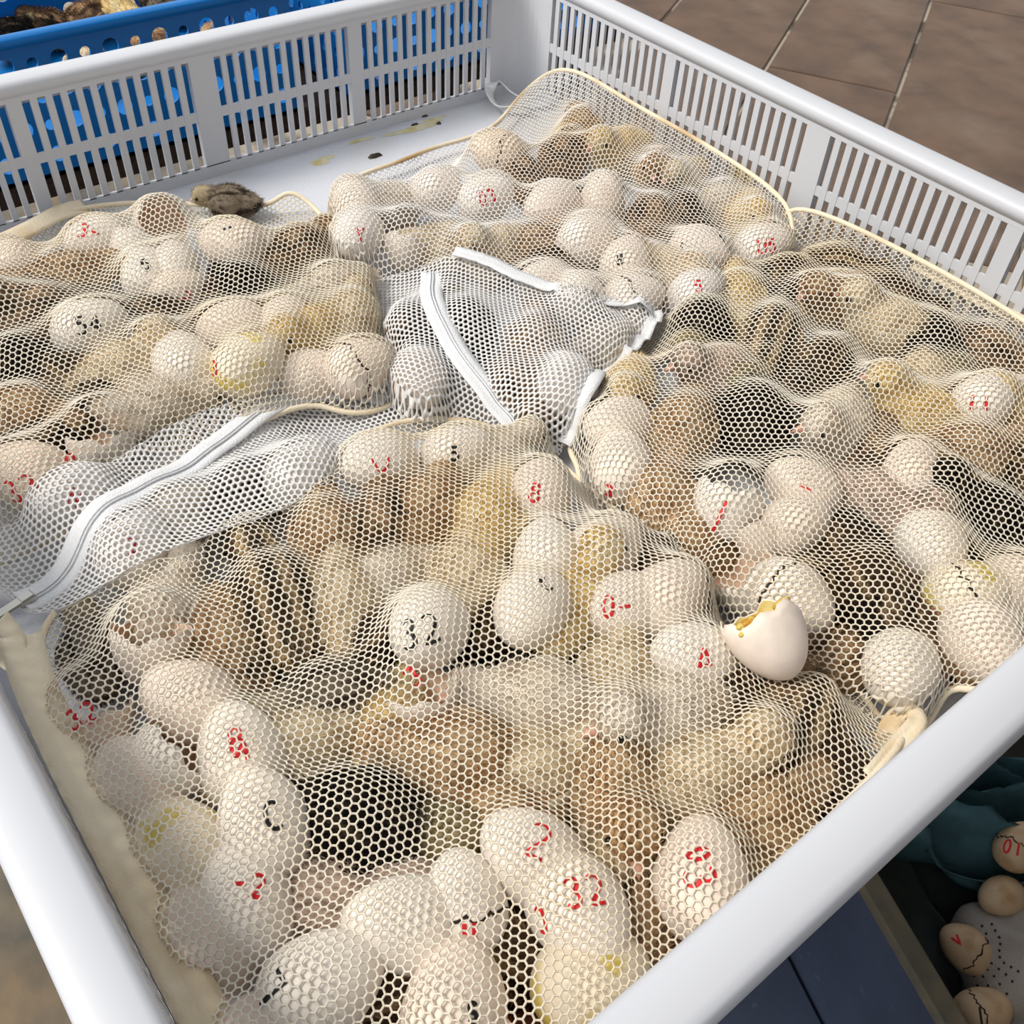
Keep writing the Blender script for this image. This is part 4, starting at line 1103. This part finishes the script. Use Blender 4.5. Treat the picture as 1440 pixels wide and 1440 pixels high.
def height_field(bags, grow=0.0):
    Hf = np.zeros((GNY, GNX))
    for bg_ in bags:
        for c, S in OBST.get(bg_, []):
            if grow:
                ew, ev = np.linalg.eigh(S); S = ev @ np.diag((np.sqrt(ew) + grow)**2) @ ev.T
            rx, ry = math.sqrt(S[0,0]), math.sqrt(S[1,1])
            i0, i1 = int((c[0]-rx-GX0)/GS), int((c[0]+rx-GX0)/GS)+2; j0, j1 = int((c[1]-ry-GY0)/GS), int((c[1]+ry-GY0)/GS)+2
            i0, j0 = max(i0, 0), max(j0, 0); i1, j1 = min(i1, GNX), min(j1, GNY)
            if i1 <= i0 or j1 <= j0: continue
            X, Y = np.meshgrid(gx[i0:i1]-c[0], gy[j0:j1]-c[1])
            A = np.linalg.inv(S[:2,:2]); k = S[2,:2] @ A; var = S[2,2] - k @ S[:2,2]
            q = 1 - (A[0,0]*X*X + 2*A[0,1]*X*Y + A[1,1]*Y*Y)
            Z = np.where(q > 0, c[2] + k[0]*X + k[1]*Y + np.sqrt(np.maximum(q, 0)*max(var, 0)), 0)
            Hf[j0:j1, i0:i1] = np.maximum(Hf[j0:j1, i0:i1], Z)
    return Hf
def sample(F, x, y):
    i = np.clip(((x - GX0)/GS + 0.5).astype(int), 0, GNX-1); j = np.clip(((y - GY0)/GS + 0.5).astype(int), 0, GNY-1)
    return F[j, i]
def inside(px, py, P):
    r_ = np.zeros(px.shape, bool); n = len(P)
    for i in range(n):
        x1, y1 = P[i, 0], P[i, 1]; x2, y2 = P[(i+1) % n, 0], P[(i+1) % n, 1]
        if y1 == y2: continue
        c = ((y1 > py) != (y2 > py)) & (px < (x2-x1)*(py-y1)/(y2-y1) + x1)
        r_ ^= c
    return r_
def drape(P, Hf, sp=0.0055, slack=1.06, iters=240, seed=0, lift=0.0006):
    """let a sheet hanging on its pinned outline P fall on the height field; returns the sheet"""
    x0, y0 = P[:, 0].min() - 2*sp, P[:, 1].min() - 2*sp
    nx, ny = int((P[:, 0].max() - x0)/sp) + 4, int((P[:, 1].max() - y0)/sp) + 4
    X, Y = np.meshgrid(x0 + sp*np.arange(nx), y0 + sp*np.arange(ny))
    act = inside(X, Y, P)
    pad = np.pad(act, 1)
    nb = pad[:-2,1:-1] & pad[2:,1:-1] & pad[1:-1,:-2] & pad[1:-1,2:]
    pin = act & ~nb
    r_ = np.random.default_rng(seed)
    Z = np.maximum(sample(Hf, X, Y), 0.0) + 0.010 + 0.002*r_.random(X.shape)
    T = np.stack([X, Y, Z], -1)
    jj, ii = np.nonzero(pin)
    q = np.stack([X[jj, ii], Y[jj, ii]], -1)
    seg_a = P; seg_b = np.roll(P, -1, 0)
    best = np.full(len(q), 1e9); tgt = np.zeros((len(q), 3))
    for a, b_ in zip(seg_a, seg_b):
        d = b_ - a; l2 = d[:2] @ d[:2] + 1e-12
        t = np.clip(((q - a[:2]) @ d[:2])/l2, 0, 1); c = a[None] + t[:, None]*d[None]
        dd = np.sum((c[:, :2] - q)**2, 1); m_ = dd < best
        best[m_] = dd[m_]; tgt[m_] = c[m_]
    T[jj, ii] = tgt
    inv = np.where(act, 1.0, 0.0); inv[pin] = 0.0
    prev = T.copy()
    cons = []
    for (dj, di, st) in ((0,1,1.0), (1,0,1.0), (1,1,0.35), (1,-1,0.35)):
        ln = sp*math.hypot(dj, di)*slack
        for par in (0, 1):
            if dj == 0: sj, si = slice(0, ny), slice(par, nx-1, 2)
            elif di == 0: sj, si = slice(par, ny-1, 2), slice(0, nx)
            elif di == 1: sj, si = slice(par, ny-1, 2), slice(0, nx-1)
            else: sj, si = slice(par, ny-1, 2), slice(1, nx)
            def sh(s, d, n_):
                a = s.start + d; return slice(a, (s.stop + d) if s.stop + d <= n_ else n_, s.step)
            cons.append((sj, si, sh(sj, dj, ny), sh(si, di, nx), ln, st))
    Rest = np.stack([X, Y], -1)
    for it in range(iters):
        vel = (T - prev)*0.90; prev = T.copy()
        T = T + vel*inv[..., None]; T[..., 2] -= 0.00022*inv
        for _ in range(2):
            for sj, si, tj, ti, ln, st in cons:
                A = T[sj, si]; B = T[tj, ti]
                wa, wb = inv[sj, si], inv[tj, ti]
                ok = act[sj, si] & act[tj, ti]
                d = B - A; l = np.sqrt(np.sum(d*d, -1)) + 1e-9
                k = np.where(l > ln, st, 0.06*st)*np.where(ok, 1.0, 0.0)*0.9
                cor = (k*(l - ln)/l/np.maximum(wa + wb, 1e-6))[..., None]*d
                T[sj, si] = A + cor*wa[..., None]; T[tj, ti] = B - cor*wb[..., None]
        h = sample(Hf, T[..., 0], T[..., 1]) + lift
        hit = (T[..., 2] < h) & (inv > 0)
        T[..., 2] = np.where(hit, h, T[..., 2])
        # contact friction
        prev[hit] = T[hit]
        T[..., 0] = np.where(inv > 0, np.clip(T[..., 0], 0.004, W - 0.004), T[..., 0]); T[..., 1] = np.where(inv > 0, np.clip(T[..., 1], -L + 0.004, -0.004), T[..., 1])
    # light smoothing keeps the threads from jittering
    for _ in range(2):
        Sm = T.copy(); cnt = np.ones(act.shape)
        for dj, di in ((0,1),(0,-1),(1,0),(-1,0)):
            R_ = np.roll(T, (dj, di), (0, 1)); ra = np.roll(act, (dj, di), (0, 1)) & act
            Sm += R_*ra[..., None]; cnt += ra
        Sm /= cnt[..., None]
        T = np.where((inv > 0)[..., None], Sm, T)
    # extend by two rings so that edge cells can be read
    a2 = act.copy()
    for _ in range(2):
        S_ = np.zeros_like(T); cnt = np.zeros(act.shape)
        for dj in (-1, 0, 1):
            for di in (-1, 0, 1):
                ra = np.roll(a2, (dj, di), (0, 1)); S_ += np.roll(T, (dj, di), (0, 1))*ra[..., None]; cnt += ra
        new = (~a2) & (cnt > 0)
        T[new] = S_[new]/cnt[new][:, None]; a2 = a2 | new
    h = sample(Hf, T[..., 0], T[..., 1]); T[..., 2] = np.where(inv > 0, np.maximum(T[..., 2], h), T[..., 2])
    return dict(T=T, x0=x0, y0=y0, sp=sp, act=a2, nx=nx, ny=ny, P=P)
def sheet_at(S, x, y):
    u = np.clip((np.asarray(x, float) - S['x0'])/S['sp'], 0, S['nx'] - 1.001); v = np.clip((np.asarray(y, float) - S['y0'])/S['sp'], 0, S['ny'] - 1.001)
    i, j = u.astype(int), v.astype(int); fu, fv = (u - i)[..., None], (v - j)[..., None]; T = S['T']
    return T[j, i]*(1-fu)*(1-fv) + T[j, i+1]*fu*(1-fv) + T[j+1, i]*(1-fu)*fv + T[j+1, i+1]*fu*fv
def honeycomb(S, pitch, hole, ang, mat, name, parent, thick=0.0005, Ht=None):
    """a real hexagonal net on the draped sheet: every thread has a ridge above and below"""
    P = S['P']; ca, sa = math.cos(ang), math.sin(ang)
    cx, cy = P[:, 0].mean(), P[:, 1].mean()
    R_ = max(np.hypot(P[:, 0]-cx, P[:, 1]-cy)) + pitch; n = int(R_/pitch) + 2
    ru, rv = pitch, pitch*math.sqrt(3)/2
    J, I = np.meshgrid(np.arange(-int(n*1.2), int(n*1.2)), np.arange(-n, n), indexing='ij')
    U = (I + 0.5*(J % 2))*ru; Vv = J*rv
    X = cx + U*ca - Vv*sa; Y = cy + U*sa + Vv*ca
    keep = inside(X, Y, P); U, Vv = U[keep], Vv[keep]; nc = len(U)
    rr = pitch/math.sqrt(3)
    an = np.radians(30 + 60*np.arange(6))
    co_u = U[:, None] + rr*np.cos(an)[None]; co_v = Vv[:, None] + rr*np.sin(an)[None]
    key = np.stack([np.round(co_u/(ru*0.25)).astype(np.int64), np.round(co_v/(rv/6)).astype(np.int64)], -1).reshape(-1, 2)
    flat = key[:, 0]*1000003 + key[:, 1]
    _, first, inv_ = np.unique(flat, return_index=True, return_inverse=True)
    cu, cv = co_u.reshape(-1)[first], co_v.reshape(-1)[first]; nr = len(cu)
    iu = U[:, None] + rr*hole*np.cos(an)[None]; iv = Vv[:, None] + rr*hole*np.sin(an)[None]
    def xyz(u, v):
        x = cx + u*ca - v*sa; y = cy + u*sa + v*ca
        p = sheet_at(S, x, y); e = S['sp']*0.6
        nx_ = np.cross(sheet_at(S, x + e, y) - sheet_at(S, x - e, y), sheet_at(S, x, y + e) - sheet_at(S, x, y - e))
        nx_ /= np.linalg.norm(nx_, axis=-1, keepdims=True) + 1e-12
        return p, nx_
    pr_, nr_ = xyz(cu, cv); pi_, ni_ = xyz(iu.reshape(-1), iv.reshape(-1))
    V = np.concatenate([pr_ + nr_*thick, pr_ - nr_*thick, pi_])
    if Ht is not None:
        dz = sample(Ht, V[:, 0], V[:, 1]) + 0.0007 - V[:, 2]; V[:, 2] += np.where((dz > 0) & (dz < 0.012), dz, 0)
    ring_ = inv_.reshape(nc, 6); inn = 2*nr + np.arange(nc*6).reshape(nc, 6)
    r2, i2 = np.roll(ring_, -1, 1), np.roll(inn, -1, 1)
    Qt = np.stack([ring_, r2, i2, inn], -1).reshape(-1, 4); Qb = np.stack([ring_ + nr, inn, i2, r2 + nr], -1).reshape(-1, 4)
    me = fast_mesh(name, V, np.concatenate([Qt, Qb]), mat)
    o = link(name, me, parent); return o
def ribbon(path, width, mat, name, parent, normal=(0, 0, 1), th=0.0009, wave=0.0, seed=0, cross=None):
    P = np.array(path); n = len(P); r_ = random.Random(seed); ph = r_.uniform(0, 6)
    V = []; F = []; k = 5
    for i in range(n):
        t = P[min(i+1, n-1)] - P[max(i-1, 0)]; t /= np.linalg.norm(t) + 1e-9
        nn = np.array(normal[i] if hasattr(normal[0], '__len__') else normal, float)
        s = np.cross(t, nn); s /= np.linalg.norm(s) + 1e-9; up = np.cross(s, t)
        for lay in (1, -1):
            for j in range(k):
                q = (j/(k-1) - 0.5)
                V.append(tuple(P[i] + s*width*q + up*(lay*th/2 + wave*math.sin(7*q + i*0.13 + ph))))
    for i in range(n - 1):
        a, c = i*2*k, (i+1)*2*k
        for j in range(k - 1):
            F.append((a+j, c+j, c+j+1, a+j+1)); F.append((a+k+j+1, c+k+j+1, c+k+j, a+k+j))
        F.append((a, a+k, c+k, c)); F.append((a+k-1, c+k-1, c+2*k-1, a+2*k-1))
    F.append(tuple(range(k)) + tuple(range(2*k-1, k-1, -1))); e = (n-1)*2*k
    F.append(tuple(e + x for x in (tuple(range(k-1, -1, -1)) + tuple(range(k, 2*k)))))
    return link(name, mesh_data(name, V, F, mat), parent)
def path_px(pts): return smooth_path([at(*p) for p in pts])
def on_sheet(S, pts, lift=0.0015):
    Q = path_px(pts); T = sheet_at(S, Q[:, 0], Q[:, 1]); T[:, 2] += lift; return T

L_SPEC = [(-170, 420, .03), (0, 345, .03), (75, 302, .02), (180, 285, .012), (290, 288, .01), (370, 290, .01), (408, 270, .022), (446, 296, .012), (482, 345, .012), (515, 400, .012), (545, 480, .012), (560, 540, .012), (520, 566, .012), (430, 568, .02), (330, 612, .025), (200, 695, .025), (60, 765, .02), (-60, 800, .02), (-220, 640, .03), (-260, 500, .03)]
K_SPEC = [(464, 310, .012), (490, 255, .012), (560, 228, .012), (612, 207, .012), (690, 182, .012), (738, 128, .02), ('w', .09, -.012, .058), ('w', .20, -.012, .058), ('w', .32, -.012, .056), ('w', .42, -.02, .045), (1080, 390, .014), (1010, 430, .014), (925, 444, .03), (840, 428, .04), (760, 410, .045), (690, 375, .05), (630, 360, .05), (588, 380, .03), (532, 397, .012), (490, 362, .012)]
KZ_SPEC = [(520, 398, .014), (588, 380, .032), (630, 359, .052), (690, 374, .052), (760, 409, .047), (840, 427, .042), (926, 441, .034), (880, 500, .02), (830, 560, .014), (800, 615, .012), (770, 650, .012), (690, 596, .014), (620, 585, .012), (570, 552, .012), (545, 480, .013)]
R_SPEC = [(926, 446, .02), (1000, 398, .02), (1080, 350, .014), ('w', .42, -.02, .05), ('w', .52, -.012, .058), ('w', .66, -.012, .055), ('w', .80, -.03, .04), ('w', .826, -.12, .04), ('w', .826, -.25, .045), ('w', .815, -.335, .035), (1285, 1000, .014), (1215, 985, .012), (1110, 950, .012), (1030, 905, .012), (965, 785, .012), (905, 752, .012), (845, 706, .012), (810, 645, .012), (808, 598, .012), (855, 510, .012)]
F_SPEC = [(66, 900, .042), (88, 1000, .046), (155, 1120, .046), (245, 1280, .046), (325, 1430, .046), (430, 1630, .046), ('w', .822, -.742, .04), ('w', .83, -.6, .055), ('w', .83, -.48, .055), ('w', .822, -.395, .04), (1240, 1015, .016), (1190, 958, .014), (1075, 950, .014), (1005, 865, .014), (955, 785, .014), (880, 728, .013), (820, 680, .012), (745, 622, .012), (650, 590, .012), (560, 594, .012), (500, 624, .016), (464, 668, .035), (400, 716, .048), (300, 750, .048), (190, 795, .048), (95, 855, .04)]
FZ_SPEC = [(-40, 775, .03), (0, 742, .028), (60, 715, .03), (150, 656, .036), (230, 602, .040), (320, 567, .034), (430, 545, .02), (540, 560, .012), (590, 582, .012), (530, 604, .012), (468, 664, .036), (400, 715, .049), (300, 749, .049), (190, 794, .049), (95, 854, .041), (40, 862, .036), (0, 830, .03)]
bag_defs = [
 ('L', 'left', L_SPEC, ['L'], 'net_cream', 0.0, 'bulging cream mesh bag of eggs and chicks at the left', 0.40),
 ('K', 'back', K_SPEC, ['K'], 'net_white', 0.0, 'white mesh bag with a cloth loop against the back corner of the crate', 1.00),
 ('R', 'right', R_SPEC, ['R', 'K'], 'net_cream', 0.0, 'cream mesh bag crowded with dark chicks against the right wall', 0.70),
 ('F', 'front', F_SPEC, ['F', 'R'], 'net_cream', 0.0, 'largest cream mesh bag with open zipper pull in the front corner', 0.35),
]
HFALL = {k: height_field(k.split('+'), 0.0022) for k in ('L', 'K', 'R', 'F', 'K+KZ', 'F+FZ')}
HTRUE = {k: height_field(k.split('+')) for k in ('L', 'K', 'R', 'F', 'K+KZ', 'F+FZ')}
def push_out(P, keys, by=1.24):
    P = P.copy()
    for _ in range(3):
        for k in keys:
            for c, S in OBST.get(k, []):
                A = np.linalg.inv(S[:2, :2]); d = P[:, :2] - c[:2]; q = np.sqrt(np.einsum('ij,jk,ik->i', d, A, d)) + 1e-9
                m_ = (q < by) & (P[:, 2] < c[2] + 0.02); P[m_, :2] = c[:2] + d[m_]*(by/q[m_])[:, None]
        for _ in range(2): P = 0.25*np.roll(P, 1, 0) + 0.5*P + 0.25*np.roll(P, -1, 0)
    P[:, 0] = np.clip(P[:, 0], 0.006, W - 0.006); P[:, 1] = np.clip(P[:, 1], -L + 0.006, -0.006)
    return P
SHEET = {}
for (key, nm, spec, obs, mt, _, label, ang_) in bag_defs:
    P = push_out(smooth_poly(world_poly(spec)), [key]); root = empty('mesh_bag', (P[:, 0].mean(), P[:, 1].mean(), 0.0))
    inv_loc = Matrix.Translation(-root.location)
    tag(root, label, 'bag', 'zipped mesh bags in the crate')
    S = drape(P, HFALL[key], seed=ord(key), slack=1.08); SHEET[key] = S
    def under(o, root=root):
        o.matrix_parent_inverse = Matrix.Translation(-Vector(root.location)); return o
    nt_ = under(honeycomb(S, 0.0042, 0.765, ang_, MAT[mt], 'netting', root, Ht=HTRUE[key])); nt_['kind'] = 'stuff'
    skip = {'K': (12, 18), 'F': (21, 25)}.get(key)
    if skip: Ph = np.roll(P, -8*skip[1], 0)[:len(P) - 8*(skip[1] - skip[0])]
    else: Ph = P
    m = MB(); m.tube([tuple(p) for p in Ph], 0.0022, 7, closed=not skip)
    under(m.build('piped_hem', MAT['hem'], root, smooth=True))
    if key == 'K':
        PZ = push_out(smooth_poly(world_poly(KZ_SPEC)), ['KZ'], 1.18); SZ = drape(PZ, HFALL['K+KZ'], seed=4, slack=1.06); SHEET['KZ'] = SZ
        nt_ = under(honeycomb(SZ, 0.0038, 0.56, 0.5, MAT['net_panel'], 'zipper_panel_netting', root, Ht=HTRUE['K+KZ'])); nt_['kind'] = 'stuff'
        zp = on_sheet(SZ, [(606, 372, .05), (622, 430, .045), (636, 480, .03), (668, 540, .02), (710, 590, .015), (770, 645, .012)], 0.003)
        ed = on_sheet(SZ, [(640, 360, .05), (700, 378, .05), (765, 410, .047), (840, 428, .042), (920, 441, .036)], 0.0045)
        ed2 = on_sheet(SZ, [(922, 443, .034), (878, 500, .02), (830, 560, .014), (790, 630, .012)], 0.0050)
        under(ribbon(ed, 0.013, MAT['tape'], 'bound_edge', root, wave=0.0006)); under(ribbon(ed2, 0.012, MAT['tape'], 'bound_edge', root, wave=0.0006))
        lp = smooth_path([at(745, 150, .012), at(722, 150, .010), at(700, 150, .008), at(688, 128, .014), at(702, 115, .020), at(722, 132, .014), at(742, 140, .012), at(762, 128, .02)])
        under(ribbon(lp, 0.012, MAT['tape'], 'cloth_loop', root, normal=tuple(-CR[1]*0.6 + np.array([0, 0, .3]) + CR[0]*0.4), th=0.0012))
    if key == 'F':
        PZ = push_out(smooth_poly(world_poly(FZ_SPEC)), ['FZ'], 1.18); SZ = drape(PZ, HFALL['F+FZ'], seed=6, slack=1.06); SHEET['FZ'] = SZ
        nt_ = under(honeycomb(SZ, 0.0040, 0.56, 0.2, MAT['net_panel'], 'zipper_panel_netting', root, Ht=HTRUE['F+FZ'])); nt_['kind'] = 'stuff'
        zp = on_sheet(SZ, [(35, 835, .04), (70, 806, .04), (140, 745, .04), (205, 692, .04), (270, 640, .04), (330, 598, .035), (400, 566, .025), (470, 555, .015), (545, 564, .012)], 0.003)
        bd = path_px([(28, 895, .05), (48, 960, .05), (95, 1060, .05), (157, 1180, .05), (224, 1310, .05), (292, 1440, .05), (375, 1600, .05)])
        under(ribbon(bd, 0.021, MAT['hem'], 'hem_band', root, normal=(0.0, 0.3, 1.0), wave=0.0010))
        for pts in ([(0, 870, .05), (22, 900, .05), (18, 930, .045), (-8, 905, .05)], [(1238, 1060, .03), (1252, 1020, .03), (1275, 1000, .035), (1290, 1015, .04), (1262, 1050, .04), (1225, 1095, .05)],
                    [(915, 765, .012), (930, 755, .016), (945, 765, .012), (958, 795, .01)]):
            under(ribbon(path_px(pts), 0.011, MAT['hem'], 'cloth_loop', root, normal=(0.2, -0.3, 1.0), wave=0.0007))
    if key in 'KF':
        tp = under(ribbon(zp, 0.020 if key == 'F' else 0.018, MAT['tape'], 'zipper_tape', root, wave=0.0003))
        m = MB()
        up = np.array([0, 0, 0.0012])
        dd = np.gradient(zp, axis=0); dd /= np.linalg.norm(dd, axis=1)[:, None]; sd = np.cross(dd, [0, 0, 1])
        for s in (-1, 1): m.tube([tuple(p) for p in zp + up + sd*0.0011*s], 0.0008, 6)
        te = m.build('zipper_teeth', MAT['tape'], tp, smooth=True); te['kind'] = 'stuff'
        if key == 'F':
            m = MB(); p0 = zp[2] + up; d0 = -dd[2]
            ang0 = math.atan2(d0[1], d0[0]); Rz = Matrix.Rotation(ang0, 4, 'Z')
            m.box((-0.004, -0.0035, 0.0), (0.005, 0.0035, 0.0035), 0.001)
            m.v = [tuple(Rz @ Vector(q) + Vector(p0)) for q in m.v]
            m.build('zipper_slider', MAT['metal'], tp)
            m = MB(); m.box((0.004, -0.003, 0.0015), (0.020, 0.003, 0.0030), 0.0005)
            m.v = [tuple(Rz @ Vector(q) + Vector(p0)) for q in m.v]
            m.build('zipper_pull', MAT['metal'], tp)
    if key == 'L':
        bd = path_px([(-60, 368, .03), (0, 342, .03), (40, 322, .028), (82, 300, .022), (120, 290, .016)])
        under(ribbon(bd, 0.016, MAT['hem'], 'hem_band', root, normal=(0.5, -0.2, 0.8), wave=0.0006))
    if key == 'R':
        bd = path_px([(1285, 372, .05), (1330, 395, .05), (1385, 425, .05), (1450, 458, .05), (1520, 500, .05)])
        under(ribbon(bd, 0.010, MAT['hem'], 'hem_band', root, normal=(0, -0.6, 0.8), wave=0.0006))
